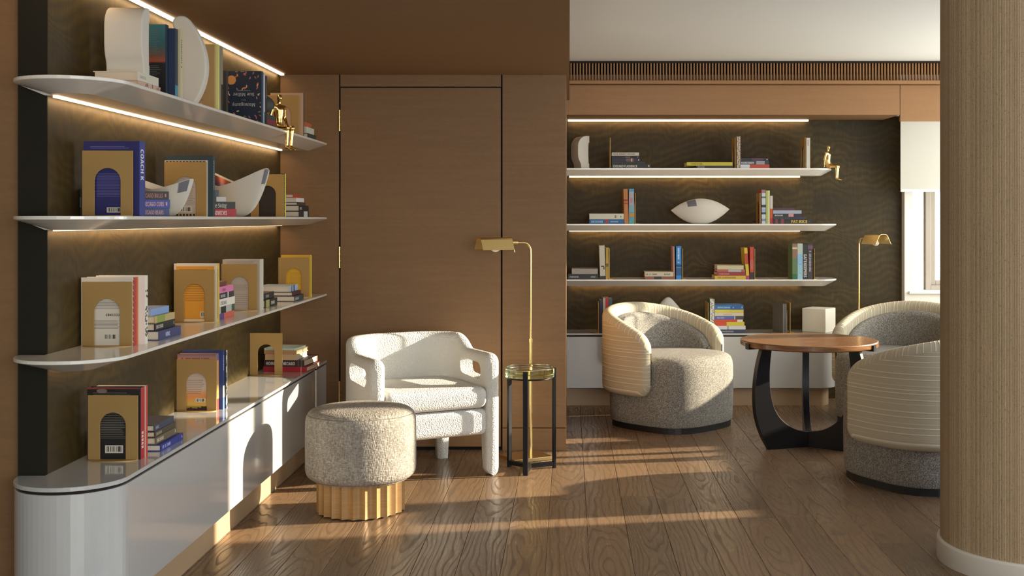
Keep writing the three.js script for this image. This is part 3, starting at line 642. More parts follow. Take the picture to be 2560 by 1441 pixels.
// round walnut table on three curved black blades
{
  const t = thing('round_table', 'round walnut table on three curved black metal legs between the swivel chairs', 'table', V(1.378, 0, 6.79));
  mesh('table_top', (() => { const g = new THREE.LatheGeometry([[0.0001, 0.581], [0.384, 0.581], [0.389, 0.584], [0.391, 0.588], [0.391, 0.609], [0.389, 0.613], [0.385, 0.615], [0.0001, 0.615]].map((a) => new THREE.Vector2(...a)), 120); return toFlat(metreUV(g)); })(), M.walnut, t);
  const sh = new THREE.Shape();
  sh.moveTo(0.0, 0.0); sh.lineTo(0.265, 0.0); sh.quadraticCurveTo(0.335, 0.10, 0.352, 0.22); sh.quadraticCurveTo(0.37, 0.40, 0.31, 0.572); sh.lineTo(0.378, 0.572); sh.lineTo(0.399, 0.572); sh.lineTo(0.399, 0.602); sh.lineTo(0.3925, 0.602); sh.lineTo(0.3925, 0.5805); sh.lineTo(0.02, 0.5805); sh.lineTo(0.02, 0.572); sh.lineTo(0.252, 0.572);
  sh.bezierCurveTo(0.285, 0.36, 0.265, 0.21, 0.155, 0.135); sh.bezierCurveTo(0.105, 0.098, 0.05, 0.085, 0.0, 0.083); sh.closePath();
  const blade = new THREE.ExtrudeGeometry(sh, { depth: 0.034, bevelEnabled: true, bevelSize: 0.002, bevelThickness: 0.002, bevelSegments: 2, curveSegments: 28 }).translate(0, 0.0025, -0.017);
  for (const a of [200, 323, 82]) mesh('leg', blade.clone().rotateY(a * Math.PI / 180), M.black, t);
}
function toFlat(g) { g.computeVertexNormals(); return g; }

// ------------------------------------------------------------------ books: printed spines and covers share one sheet
const SHEET = 2048, sheetCanvas = document.createElement('canvas');
sheetCanvas.width = sheetCanvas.height = SHEET;
const ctx = sheetCanvas.getContext('2d');
ctx.fillStyle = '#808080'; ctx.fillRect(0, 0, SHEET, SHEET);
const pens = { cover: { x: 2, y: 2, row: 0 }, spine: { x: 2, y: 1010, row: 0 }, plain: { x: 2, y: 2020, row: 0 } };
function cell(kind, w, h, draw) {                 // a free rectangle of the sheet; returns its uv corners
  const pen = pens[kind];
  w = Math.round(w); h = Math.round(h);
  if (pen.x + w + 4 > SHEET) { pen.x = 2; pen.y += pen.row + 4; pen.row = 0; }
  ctx.save(); ctx.beginPath(); ctx.rect(pen.x, pen.y, w, h); ctx.clip(); ctx.translate(pen.x, pen.y); draw(ctx, w, h); ctx.restore();
  const r = { u0: (pen.x + 0.5) / SHEET, u1: (pen.x + w - 0.5) / SHEET, v0: 1 - (pen.y + h - 0.5) / SHEET, v1: 1 - (pen.y + 0.5) / SHEET };
  pen.x += w + 4; pen.row = Math.max(pen.row, h);
  return r;
}
const solids = {};
const solid = (c) => (solids[c] ??= cell('plain', 8, 8, (g, w, h) => { g.fillStyle = c; g.fillRect(0, 0, w, h); }));
// print too small or blurred to read: a row of letter-like strokes
function strokes(g, n, x, y, size, color, max, centred) {
  const step = Math.min(size * 0.62, (max ?? 1e9) / n), x0 = centred ? x - step * n / 2 : x, t = Math.max(1, size * 0.16);
  g.fillStyle = color;
  for (let i = 0; i < n; i++) {
    const h = hash(i, n, 31), a = x0 + i * step, w = step * 0.66, top = y - size * 0.36, tall = size * 0.72;
    if (h < 0.1) continue;
    g.fillRect(a, top, t, tall);
    if (h > 0.35) g.fillRect(a + w - t, top, t, tall);
    if (h < 0.8) g.fillRect(a, top + tall * (h > 0.55 ? 0.42 : 0), w, t);
    if (h < 0.5) g.fillRect(a, top + tall - t, w, t);
  }
}
const words = (g, text, x, y, size, color, font = 'bold SIZEpx sans-serif', align = 'left', max) => { if (text[0] === '~') return strokes(g, +text.slice(1), x, y, size, color, max, align === 'center'); g.fillStyle = color; g.font = font.replace('SIZE', size); g.textAlign = align; g.textBaseline = 'middle'; max ? g.fillText(text, x, y, max) : g.fillText(text, x, y); };
// a spine lies along the length: title at the left end, bands and a small mark at the right
function spineArt(b) {
  const L = 240, T = clamp(Math.round(L * b.t / b.h), 12, 50);
  return cell('spine', L, T, (g, w, h) => {
    g.fillStyle = b.spine ?? b.cover; g.fillRect(0, 0, w, h);
    for (const [a, z, c] of b.bands ?? []) { g.fillStyle = c; g.fillRect(a * w, 0, (z - a) * w, h); }
    if (b.art) b.art(g, w, h);
    if (b.title) words(g, b.title, (b.tx ?? 0.08) * w, h * 0.53, Math.round(h * (b.ts ?? 0.62)), b.ink ?? '#eee', b.font, 'left', w * (b.tw ?? 0.7));
    if (b.sub) words(g, b.sub, (b.sx ?? 0.72) * w, h * 0.53, Math.round(h * 0.4), b.ink2 ?? b.ink ?? '#eee', 'SIZEpx sans-serif', 'left', w * 0.22);
    if (b.mark) { g.fillStyle = b.ink2 ?? b.ink ?? '#eee'; g.fillRect(w * 0.93, h * 0.3, w * 0.025, h * 0.4); }
  });
}
// the back of a cover: rows of small print and a bar code
function coverArt(b) {
  const c = b.front, H = 330, W = Math.round(H * b.d / b.h);
  return cell('cover', W, H, (g, w, h) => {
    g.fillStyle = c.bg ?? b.cover; g.fillRect(0, 0, w, h);
    if (c.draw) c.draw(g, w, h);
    g.fillStyle = c.ink ?? '#ccc';
    for (const [y0, y1, step, x0 = 0.12, x1 = 0.88] of c.rows ?? []) {
      for (let y = y0, k = 0; y < y1; y += step, k++) g.fillRect(w * x0, h * y, w * (x1 - x0) * (0.8 + 0.2 * hash(k, Math.round(y0 * 97), 5)), Math.max(1.2, h * 0.006));
    }
    for (const [text, x, y, size, ink, font] of c.text ?? []) words(g, text, x * w, y * h, Math.round(size * h), ink, font, 'center', w * 0.9);
    if (c.bar) {
      const [x, y, bw, bh] = c.bar; g.fillStyle = '#cfc9bb'; g.fillRect(x * w, y * h, bw * w, bh * h); g.fillStyle = '#222';
      for (let i = 0; i < 34; i++) if (hash(i, 4, 9) > 0.42 && i !== 23 && i !== 24) g.fillRect((x + 0.02 + (bw - 0.04) * i / 34) * w, (y + bh * 0.14) * h, bw * w / 48, bh * h * 0.68);
    }
  });
}
const printed = new THREE.CanvasTexture(sheetCanvas);
printed.colorSpace = THREE.SRGBColorSpace;
M.print = std({ map: printed, roughness: 0.5 });
// a book stands with its spine towards +z: thickness along x, height along y, covers going back along -z
function book(label, b, group) {
  const t = new THREE.Group();
  t.name = numbered('book'); scene.add(t); tag(t, label, 'book', group);
  const brd = Math.min(0.0026, b.t * 0.2), S = solid(b.cover), spine = spineArt(b), front = b.front ? coverArt(b) : null;
  const mid = [(S.u0 + S.u1) / 2, (S.v0 + S.v1) / 2];
  const piece = (w, h, d, x, y, z, face, rect, turned) => {
    const g = new THREE.BoxGeometry(w, h, d).translate(x, y, z), uv = g.attributes.uv;
    for (let i = 0; i < uv.count; i++) {
      if (rect && Math.floor(i / 4) === face) { const a = uv.getX(i), c = uv.getY(i); turned ? uv.setXY(i, rect.u0 + (1 - c) * (rect.u1 - rect.u0), rect.v0 + a * (rect.v1 - rect.v0)) : uv.setXY(i, rect.u0 + a * (rect.u1 - rect.u0), rect.v0 + c * (rect.v1 - rect.v0)); }
      else uv.setXY(i, mid[0], mid[1]);
    }
    return g;
  };
  const g = [piece(brd, b.h, b.d - brd, -b.t / 2 + brd / 2, b.h / 2, -b.d / 2 - brd / 2, 1, front), piece(brd, b.h, b.d - brd, b.t / 2 - brd / 2, b.h / 2, -b.d / 2 - brd / 2), piece(b.t, b.h, brd, 0, b.h / 2, -brd / 2, 4, spine, true)];
  mesh('cover', g, M.print, t);
  mesh('pages', new THREE.BoxGeometry(b.t - 2 * brd - 0.0004, b.h - 0.008, b.d - brd - 0.005).translate(0, b.h / 2, -(b.d - 0.005 - brd) / 2 - brd - 0.0003), b.paper ?? M.page, t);
  return t;
}
const Yax = new THREE.Vector3(0, 1, 0), Zax = new THREE.Vector3(0, 0, 1);
const turnQ = (ry, rz = 0) => new THREE.Quaternion().setFromAxisAngle(Yax, ry).multiply(new THREE.Quaternion().setFromAxisAngle(Zax, rz));
// faces: 'left' = on the left wall (u is depth, w is x), 'back' = on the back wall (u is x, w is depth)
const spot = (face, u, v, w) => (face === 'left' ? new THREE.Vector3(w, v, -u) : new THREE.Vector3(u, v, -w));
function stand(face, label, u, v, w, b, lean = 0, group, yaw = 0) {       // u = near edge of the book
  const o = book(label, b, group);
  o.position.copy(spot(face, u + b.t / 2 + Math.abs(Math.sin(lean)) * 0.001, v + Math.abs(Math.sin(lean)) * b.t / 2, w));
  o.quaternion.copy(turnQ((face === 'left' ? Math.PI / 2 : 0) + yaw, lean));
  return o;
}
function lie(face, label, u, v, w, b, group, yaw = 0) {                    // u = near (left) end of the book
  const o = book(label, b, group);
  o.position.copy(spot(face, u + b.h, v + b.t / 2, w));
  o.quaternion.copy(turnQ((face === 'left' ? Math.PI / 2 : 0) + yaw, Math.PI / 2));
  return o;
}
function pile(face, u, v, w, list, group) { let y = v + 0.0004; for (const [label, b] of list) { lie(face, label, u + (b.du ?? 0), y, w - (face === 'left' ? 1 : -1) * (b.dw ?? 0), b, group, b.yaw ?? 0); y += b.t + 0.0006; } return y; }

// arched brass bookend: plate with an arched opening, half-round foot on the side away from the books
const bookendProto = (() => {
  const w = 0.165, h = 0.212, ow = 0.086, oh = 0.156, s = new THREE.Shape();
  s.moveTo(-w / 2, 0); s.lineTo(-ow / 2, 0); s.lineTo(-ow / 2, oh - ow / 2); s.absarc(0, oh - ow / 2, ow / 2, Math.PI, 0, true); s.lineTo(ow / 2, 0); s.lineTo(w / 2, 0); s.lineTo(w / 2, h); s.lineTo(-w / 2, h); s.closePath();
  const plate = new THREE.ExtrudeGeometry(s, { depth: 0.003, bevelEnabled: true, bevelSize: 0.0006, bevelThickness: 0.0006, bevelSegments: 1, curveSegments: 20 }).rotateY(-Math.PI / 2).translate(0, 0.002, 0);
  const f = new THREE.Shape(); f.moveTo(-w / 2, 0); for (let i = 0; i <= 24; i++) { const a = Math.PI * i / 24; f.lineTo(-w / 2 * Math.cos(a), 0.036 * Math.sin(a)); } f.closePath();
  const foot = new THREE.ExtrudeGeometry(f, { depth: 0.0026, bevelEnabled: false }).rotateX(-Math.PI / 2).rotateY(Math.PI / 2);
  return { plate, foot };
})();
function bookend(face, label, u, v, w, mirror = false) {     // plate centred on w, foot towards -u (or +u when mirrored)
  const t = thing('bookend', label, 'bookend', spot(face, u, v, w), (face === 'left' ? Math.PI / 2 : 0) + (mirror ? Math.PI : 0), 'arched brass bookends');
  mesh('plate', bookendProto.plate, M.satinBrass, t);
  mesh('foot', bookendProto.foot, M.satinBrass, t);
  return t;
}

// ---- left wall. Shelf tops 1.737, 1.312, 0.886; cabinet top 0.51
const S1 = 1.737, S2 = 1.318, S3 = 0.886, S4 = 0.51;
const WH = '#e9e4d8';
// cabinet, near group
bookend('left', 'brass bookend on the cabinet, nearest the camera, before a black book', 3.91, S4, -1.511);
stand('left', 'black hardback with red spine standing on the cabinet nearest the camera', 3.9165, S4, -1.422, { t: 0.036, h: 0.238, d: 0.178, cover: '#15120f', spine: '#b01f2c', title: '~5', tx: 0.62, tw: 0.25, ink: '#f3e6e0', front: { bg: '#100f0d', ink: '#8d8676', draw: (g, w, h) => { g.fillStyle = '#8c1f26'; g.fillRect(0, 0, w, h * 0.02); g.fillStyle = '#6d6258'; g.beginPath(); g.ellipse(w * 0.28, h * 0.045, w * 0.1, h * 0.03, 0, 0, 7); g.fill(); }, rows: [[0.07, 0.16, 0.028], [0.36, 0.72, 0.024, 0.26, 0.76]], bar: [0.34, 0.8, 0.34, 0.11] } });
stand('left', 'thin cream book behind the black hardback on the cabinet', 3.9535, S4, -1.418, { t: 0.016, h: 0.240, d: 0.165, cover: '#d9c9b0', spine: '#c9322f' });
pile('left', 4.05, S4, -1.402, [
  ['blue book at the bottom of the near cabinet pile', { t: 0.022, h: 0.235, d: 0.17, cover: '#27358a', title: '~10', ink: '#c9cde8', mark: 1 }],
  ['tan book second from bottom of the near cabinet pile', { t: 0.024, h: 0.215, d: 0.16, cover: '#6b6047', title: '~7', ink: '#e8dcc0', mark: 1, dw: 0.018 }],
  ['dark brown book third in the near cabinet pile', { t: 0.02, h: 0.21, d: 0.165, cover: '#4a3f33', title: '~7', ink: '#c8b894', dw: 0.02 }],
  ['slate blue book on top of the near cabinet pile', { t: 0.022, h: 0.2, d: 0.21, cover: '#3d4258', title: '~4', ink: '#aab', dw: 0.022 }],
], 'books lying behind the near cabinet bookend');
// cabinet, second group
bookend('left', 'brass bookend in the middle of the cabinet before a sunset cover', 4.905, S4, -1.548);
stand('left', 'paperback with orange sunset cover on the middle of the cabinet', 4.9115, S4, -1.468, { t: 0.034, h: 0.236, d: 0.172, cover: '#c08a4e', spine: '#d99a5c', bands: [[0.0, 0.12, '#7a6a8c'], [0.55, 0.7, '#e8c060'], [0.8, 1, '#8a3d34']], front: { ink: '#6a4a3a', draw: (g, w, h) => { const k = g.createLinearGradient(0, 0, 0, h); k.addColorStop(0, '#7a6480'); k.addColorStop(0.1, '#c98a62'); k.addColorStop(0.3, '#b9a49c'); k.addColorStop(0.6, '#c9b6a6'); k.addColorStop(0.75, '#d98a4e'); k.addColorStop(0.9, '#d6b04c'); k.addColorStop(1, '#3a2a22'); g.fillStyle = k; g.fillRect(0, 0, w, h); g.fillStyle = '#33241c'; for (let i = 0; i < 22; i++) g.fillRect(i * w / 22, h * (0.97 - 0.05 * hash(i, 2, 3)), w / 22, h); }, rows: [[0.46, 0.7, 0.034, 0.3, 0.72]], text: [['~27', 0.5, 0.08, 0.03, '#4a2f2a']], bar: [0.5, 0.78, 0.24, 0.07] } });
stand('left', 'deep blue paperback behind the sunset cover on the cabinet', 4.947, S4, -1.452, { t: 0.024, h: 0.246, d: 0.172, cover: '#243a78', title: 'CHICAGO', ink: '#cfd8f2', bands: [[0.6, 0.8, '#d8d8d0'], [0.8, 1, '#5a7ac0']] });
stand('left', 'black and white paperback behind the deep blue one on the cabinet', 4.972, S4, -1.446, { t: 0.02, h: 0.244, d: 0.165, cover: '#2b2b2b', spine: '#c9c9c2', art: (g, w, h) => { g.fillStyle = '#222'; for (let i = 0; i < 30; i++) g.fillRect(w * hash(i, 1, 1), h * hash(i, 2, 1), w * 0.06, h * 0.3); } });
// cabinet, far group: a bookend and books lying with spines to the camera
bookend('left', 'brass bookend at the far end of the cabinet with books showing through its arch', 6.03, S4, -1.548);
pile('back', -1.600, S4, 6.15, [
  ['red book at the bottom of the far cabinet pile', { t: 0.026, h: 0.232, d: 0.24, cover: '#a3202c', bands: [[0.86, 0.875, '#e0b0a0']], yaw: -0.08 }],
  ['dark home decorating book with white title in the far cabinet pile', { t: 0.034, h: 0.215, d: 0.26, cover: '#3a2a28', title: 'HOME IN CHICAGO', ink: '#e8e2da', tx: 0.05, tw: 0.72, ts: 0.66, bands: [[0.84, 0.86, '#6a5a52'], [0.92, 0.94, '#6a5a52']], yaw: -0.08, du: 0.004 }],
  ['cream book turned fore edge out in the far cabinet pile', { t: 0.03, h: 0.17, d: 0.2, cover: '#cdd2d6', spine: '#caa77c', yaw: -0.06, du: 0.012 }],
  ['yellow edged book near the top of the far cabinet pile', { t: 0.02, h: 0.175, d: 0.19, cover: '#e6d98a', spine: '#b98a5c', yaw: -0.1, du: 0.004 }],
  ['pale blue paperback on top of the far cabinet pile', { t: 0.01, h: 0.165, d: 0.18, cover: '#bcd0c8', yaw: -0.12, du: 0.004 }],
], 'books lying at the far end of the cabinet');

// lowest shelf
bookend('left', 'brass bookend on the lowest left shelf, nearest the camera', 3.92, S3, -1.534);
stand('left', 'white covered book with flaming red and orange spine, lowest left shelf', 3.9265, S3, -1.452, { t: 0.050, h: 0.228, d: 0.172, cover: WH, spine: '#c23a22', art: (g, w, h) => { const k = g.createLinearGradient(0, 0, 0, h); k.addColorStop(0, '#e08a30'); k.addColorStop(0.5, '#b3221c'); k.addColorStop(1, '#8a1a1a'); g.fillStyle = k; g.fillRect(0, 0, w, h); g.fillStyle = '#e9e0d4'; for (let i = 0; i < 12; i++) { g.beginPath(); g.moveTo(i * w / 12, h); g.lineTo(i * w / 12 + w * 0.05, h * 0.75); g.lineTo(i * w / 12 + w * 0.02, h); g.fill(); } }, front: { bg: '#cfc8bb', ink: '#6d6860', rows: [[0.34, 0.46, 0.022, 0.24, 0.8], [0.63, 0.74, 0.018, 0.24, 0.8]], text: [['~9', 0.62, 0.545, 0.045, '#2a2622']], bar: [0.44, 0.82, 0.26, 0.09] } });
stand('left', 'white and black paperback behind the flame spine, lowest left shelf', 3.9775, S3, -1.430, { t: 0.026, h: 0.232, d: 0.165, cover: WH, art: (g, w, h) => { g.fillStyle = '#33382e'; for (let i = 0; i < 26; i++) g.fillRect(w * (0.12 + 0.8 * hash(i, 1, 7)), h * hash(i, 2, 7), w * 0.03, h * 0.3); } });
pile('left', 4.10, S3, -1.425, [
  ['navy book at the bottom of the near pile on the lowest left shelf', { t: 0.032, h: 0.23, d: 0.17, cover: '#3c4370', title: '~4', ink: '#d0d4ea', tx: 0.3 }],
  ['black book second in the near pile on the lowest left shelf', { t: 0.026, h: 0.21, d: 0.165, cover: '#1e1c1c', title: '~7', ink: '#d8d4c8', mark: 1, dw: 0.015 }],
  ['straw yellow book third in the near pile on the lowest left shelf', { t: 0.024, h: 0.205, d: 0.16, cover: '#c0ab78', bands: [[0.1, 0.5, '#8fa34a']], dw: 0.014 }],
  ['light blue book on top of the near pile on the lowest left shelf', { t: 0.024, h: 0.19, d: 0.15, cover: '#86a6d8', dw: 0.03 }],
], 'books lying on the near part of the lowest left shelf');
bookend('left', 'brass bookend before an orange cover on the lowest left shelf', 4.83, S3, -1.534);
stand('left', 'orange covered book with white border on the lowest left shelf', 4.8365, S3, -1.444, { t: 0.036, h: 0.240, d: 0.176, cover: '#e4d6c0', spine: '#d8bc58', art: (g, w, h) => { g.fillStyle = '#5a4a2a'; for (let i = 0; i < 34; i++) g.fillRect(w * (0.1 + 0.85 * i / 34), h * 0.55, w * 0.012, h * 0.3); }, front: { bg: '#dccdb8', ink: '#7a4a1a', draw: (g, w, h) => { g.fillStyle = '#d9952c'; g.fillRect(w * 0.05, h * 0.05, w * 0.9, h * 0.9); }, rows: [[0.1, 0.14, 0.03], [0.36, 0.66, 0.03, 0.26, 0.76]], bar: [0.62, 0.82, 0.16, 0.1] } });
pile('left', 4.935, S3, -1.462, [
  ['orange and purple book at the bottom of the middle pile, lowest left shelf', { t: 0.024, h: 0.215, d: 0.15, cover: '#d9674a', bands: [[0, 1, '#cf6250'], [0.0, 0.3, '#5a4a86']], tx: 0.4 }],
  ['grey and black book second in the middle pile, lowest left shelf', { t: 0.028, h: 0.22, d: 0.15, cover: '#b9b9b2', bands: [[0.08, 0.42, '#22301f'], [0.8, 1, '#3a5a3e']] }],
  ['white book with black title in the middle pile, lowest left shelf', { t: 0.032, h: 0.225, d: 0.15, cover: WH, title: 'CHICAGO', ink: '#222', tx: 0.06, tw: 0.5 }],
  ['charcoal book fourth in the middle pile, lowest left shelf', { t: 0.024, h: 0.21, d: 0.15, cover: '#33363a', title: '~7', ink: '#ddd', bands: [[0.55, 0.62, '#e0e0d8']] }],
  ['pink book near the top of the middle pile, lowest left shelf', { t: 0.026, h: 0.2, d: 0.15, cover: '#dd7fae', title: '~5', ink: '#6a1f45', tx: 0.2 }],
  ['brown book on top of the middle pile, lowest left shelf', { t: 0.018, h: 0.17, d: 0.14, cover: '#6a4436', dw: 0.02 }],
], 'books lying in the middle of the lowest left shelf');
bookend('left', 'brass bookend before a pale grey cover on the lowest left shelf', 5.44, S3, -1.520);
stand('left', 'pale grey covered book on the lowest left shelf', 5.4465, S3, -1.428, { t: 0.034, h: 0.236, d: 0.172, cover: '#b9b4a4', spine: '#c2bca8', front: { bg: '#b2a79a', ink: '#857c70', rows: [[0.04, 0.1, 0.025], [0.5, 0.62, 0.025, 0.28, 0.74], [0.68, 0.9, 0.04, 0.28, 0.74]] } });
stand('left', 'thin white book behind the pale grey one on the lowest left shelf', 5.4815, S3, -1.424, { t: 0.014, h: 0.236, d: 0.165, cover: '#d5d2c4' });
pile('left', 5.585, S3, -1.44, [
  ['black book with yellow label at the foot of a pile of two, lowest left shelf', { t: 0.036, h: 0.235, d: 0.165, cover: '#22281f', bands: [[0.08, 0.36, '#a59a5c']], title: '~5', ink: '#dcd8c8', tx: 0.5, tw: 0.4 }],
  ['black book with dark red top on a pile of two, lowest left shelf', { t: 0.03, h: 0.22, d: 0.16, cover: '#4a1f1e', spine: '#2b2b28', title: '~5', ink: '#aaa', tx: 0.3, dw: 0.012 }],
], 'two books lying on the lowest left shelf');
pile('left', 6.02, S3, -1.40, [
  ['cream edged book at the bottom of the far pile on the lowest left shelf', { t: 0.028, h: 0.2, d: 0.185, cover: '#3c3f48', title: '~7', ink: '#c8c8c8' }],
  ['dark red book in the far pile on the lowest left shelf', { t: 0.02, h: 0.19, d: 0.175, cover: '#4b2d2e', dw: 0.012 }],
  ['pale blue spined book on top of the far pile on the lowest left shelf', { t: 0.03, h: 0.185, d: 0.16, cover: '#a9bccb', bands: [[0.2, 0.3, '#3a5a80'], [0.45, 0.6, '#3a5a80']], dw: 0.026 }],
], 'books lying at the far end of the lowest left shelf');
bookend('left', 'brass bookend before a yellow cover at the end of the lowest left shelf', 6.35, S3, -1.482);
stand('left', 'yellow covered book at the far end of the lowest left shelf', 6.3565, S3, -1.392, { t: 0.022, h: 0.228, d: 0.16, cover: '#e0b42c', spine: '#e6dc58', front: { bg: '#d9a92a', ink: '#a87c1c', rows: [[0.42, 0.7, 0.03, 0.3, 0.75]] } });

// middle shelf
bookend('left', 'brass bookend on the middle left shelf, nearest the camera, before a blue book', 3.86, S2, -1.509);
stand('left', 'tall royal blue book with white spine title on the middle left shelf', 3.8665, S2, -1.408, { t: 0.052, h: 0.246, d: 0.183, cover: '#23246e', spine: '#2c3c86', title: 'COACH K', ink: '#e6e6ee', tx: 0.1, tw: 0.42, ts: 0.7, bands: [[0, 1, '#2c3c86']], front: { bg: '#22205f', ink: '#6a69a0', rows: [[0.07, 0.1, 0.02], [0.43, 0.74, 0.02, 0.24, 0.76]], bar: [0.42, 0.88, 0.28, 0.07] } });
pile('back', -1.628, S2, 3.925, [
  ['charcoal book at the bottom of the dark pile by the wall, middle left shelf', { t: 0.028, h: 0.16, d: 0.1, cover: '#2b2a2c' }],
  ['dark grey book in the middle of the dark pile by the wall, middle left shelf', { t: 0.034, h: 0.16, d: 0.1, cover: '#333134', bands: [[0, 0.02, '#777']] }],
  ['black book on top of the dark pile by the wall, middle left shelf', { t: 0.026, h: 0.16, d: 0.1, cover: '#241f1f' }],
], 'dark books lying by the wall');
pile('back', -1.605, S2, 4.15, [
  ['dark blue sports book at the bottom of a pile of three, middle left shelf', { t: 0.028, h: 0.199, d: 0.15, cover: '#3b4a7c', bands: [[0.42, 0.5, '#c8523c']], yaw: 0.36, title: 'CHICAGO BEARS', ink: '#d99a94', tx: 0.54, tw: 0.36, ts: 0.7 }],
  ['bright blue sports book in the middle of a pile of three, middle left shelf', { t: 0.03, h: 0.201, d: 0.15, cover: '#34489c', yaw: 0.36, title: 'CHICAGO CUBS', ink: '#dca6a8', tx: 0.54, tw: 0.36, ts: 0.7, mark: 1 }],
  ['black sports book on top of a pile of three, middle left shelf', { t: 0.028, h: 0.197, d: 0.15, cover: '#2b2522', yaw: 0.36, title: 'CHICAGO BULLS', ink: '#c07a74', tx: 0.52, tw: 0.38, ts: 0.7, mark: 1 }],
], 'sports books lying on the middle left shelf');
bookend('left', 'brass bookend before a dark teal book on the middle left shelf', 4.63, S2, -1.505);
stand('left', 'white barcoded book with patterned band on the middle left shelf', 4.6365, S2, -1.424, { t: 0.014, h: 0.222, d: 0.166, cover: '#d5d0c4', front: { bg: '#b9aca0', ink: '#80746c', draw: (g, w, h) => { g.fillStyle = '#3a2a1c'; for (let i = 0; i < 12; i++) g.fillRect(w * (0.04 + i * 0.08), h * 0.02, w * 0.05, h * 0.035); for (let i = 0; i < 12; i++) g.fillRect(w * (0.04 + i * 0.08), h * 0.95, w * 0.05, h * 0.05); }, rows: [[0.44, 0.8, 0.03, 0.28, 0.74]], bar: [0.3, 0.82, 0.36, 0.1] } });
stand('left', 'dark teal hardback standing behind the barcoded book, middle left shelf', 4.6515, S2, -1.404, { t: 0.026, h: 0.240, d: 0.185, cover: '#2a3d44', title: '~12', ink: '#8fa0a4' });
pile('back', -1.555, S2, 4.86, [
  ['red book with white title at the foot of a pile, middle left shelf', { t: 0.032, h: 0.184, d: 0.15, cover: '#b01d28', yaw: 0.36, title: 'SANDWICHES', ink: '#f0dcd8', tx: 0.46, tw: 0.34, ts: 0.75 }],
  ['black book with white script title in a pile, middle left shelf', { t: 0.028, h: 0.18, d: 0.15, cover: '#2a2724', yaw: 0.36, title: 'The Swing', ink: '#efe8da', tx: 0.48, tw: 0.32, ts: 0.85, font: 'italic SIZEpx serif' }],
  ['white little book on a pile, middle left shelf', { t: 0.02, h: 0.13, d: 0.13, cover: '#d6d2ca', bands: [[0.66, 0.7, '#333']], yaw: 0.36, du: 0.012 }],
  ['small grey blue book on top of a pile, middle left shelf', { t: 0.028, h: 0.1, d: 0.12, cover: '#4c5560', yaw: 0.36, du: 0.012 }],
], 'books lying beside the teal hardback');
bookend('left', 'brass bookend with yellow book behind the large boat bowl, middle left shelf', 5.92, S2, -1.514);
stand('left', 'black book with yellow spine at the end of the middle left shelf', 5.9265, S2, -1.43, { t: 0.03, h: 0.218, d: 0.168, cover: '#2a201a', spine: '#d8d45a', art: (g, w, h) => { g.fillStyle = '#5f6a20'; for (let i = 0; i < 20; i++) g.fillRect(w * i / 20, h * (0.6 + 0.3 * hash(i, 3, 3)), w * 0.03, h * 0.4); } });
pile('left', 6.12, S2, -1.40, [
  ['black and white book at the bottom of the end pile, middle left shelf', { t: 0.03, h: 0.23, d: 0.16, cover: '#2b2b2c', bands: [[0.45, 0.85, '#c8c8c4']] }],
  ['black book second in the end pile, middle left shelf', { t: 0.03, h: 0.22, d: 0.16, cover: '#1f1f20', title: '~4', ink: '#ccc' }],
  ['brown book third in the end pile, middle left shelf', { t: 0.016, h: 0.19, d: 0.15, cover: '#4a3428', dw: 0.01 }],
  ['white book fourth in the end pile, middle left shelf', { t: 0.022, h: 0.18, d: 0.15, cover: '#d9d5ce', dw: 0.016 }],
  ['small red book on top of the end pile, middle left shelf', { t: 0.018, h: 0.15, d: 0.12, cover: '#b3402c', dw: 0.03 }],
], 'books lying at the end of the middle left shelf');

// top shelf
pile('left', 3.915, S1, -1.432, [
  ['patterned spine book at the bottom under the wave sculpture', { t: 0.032, h: 0.22, d: 0.145, cover: '#c9a894', art: (g, w, h) => { g.fillStyle = '#7a4a52'; for (let i = 0; i < 26; i++) g.fillRect(w * (0.3 + 0.7 * hash(i, 1, 13)), h * hash(i, 2, 13), w * 0.03, h * 0.3); } }],
  ['white spined book directly under the wave sculpture, top left shelf', { t: 0.030, h: 0.2, d: 0.148, cover: '#d2cdbb', title: '~9', ink: '#8a8476', ts: 0.4 }],
], 'books under the wave sculpture');
stand('left', 'teal and orange paperback cover beside the wave sculpture, top left shelf', 4.18, S1, -1.428, { t: 0.026, h: 0.262, d: 0.17, cover: '#1d2630', spine: '#1c2c44', front: { bg: '#141414', ink: '#5f6f6c', draw: (g, w, h) => { const k = g.createLinearGradient(0, 0, 0, h); k.addColorStop(0, '#2f7078'); k.addColorStop(0.28, '#2c5a60'); k.addColorStop(0.42, '#6e4a3c'); k.addColorStop(0.5, '#a34a30'); k.addColorStop(0.53, '#121414'); k.addColorStop(1, '#0e1012'); g.fillStyle = k; g.fillRect(0, 0, w, h); }, rows: [[0.06, 0.4, 0.024, 0.4, 0.9], [0.56, 0.7, 0.024, 0.4, 0.9]] } });
stand('left', 'navy paperback with coloured lettering beside the crescent, top left shelf', 4.207, S1, -1.405, { t: 0.03, h: 0.252, d: 0.17, cover: '#20304e', spine: '#1d2a40', bands: [[0.8, 1, '#3a86a0']] });
stand('left', 'cream spined book with vertical title beside the crescent, top left shelf', 4.238, S1, -1.396, { t: 0.026, h: 0.256, d: 0.165, cover: '#cbbf9c', title: '~14', ink: '#4a3a28', tx: 0.12, tw: 0.76, ts: 0.5 });
stand('left', 'tall sand coloured book with rows of print, top left shelf', 4.82, S1, -1.448, { t: 0.012, h: 0.285, d: 0.17, cover: '#b59a6c', front: { bg: '#a8895c', ink: '#7d6644', rows: [[0.04, 0.8, 0.026, 0.1, 0.8]], bar: [0.4, 0.84, 0.3, 0.06] } });
stand('left', 'pale yellow spined book behind the sand coloured one, top left shelf', 4.833, S1, -1.438, { t: 0.02, h: 0.288, d: 0.17, cover: '#d8d486' });
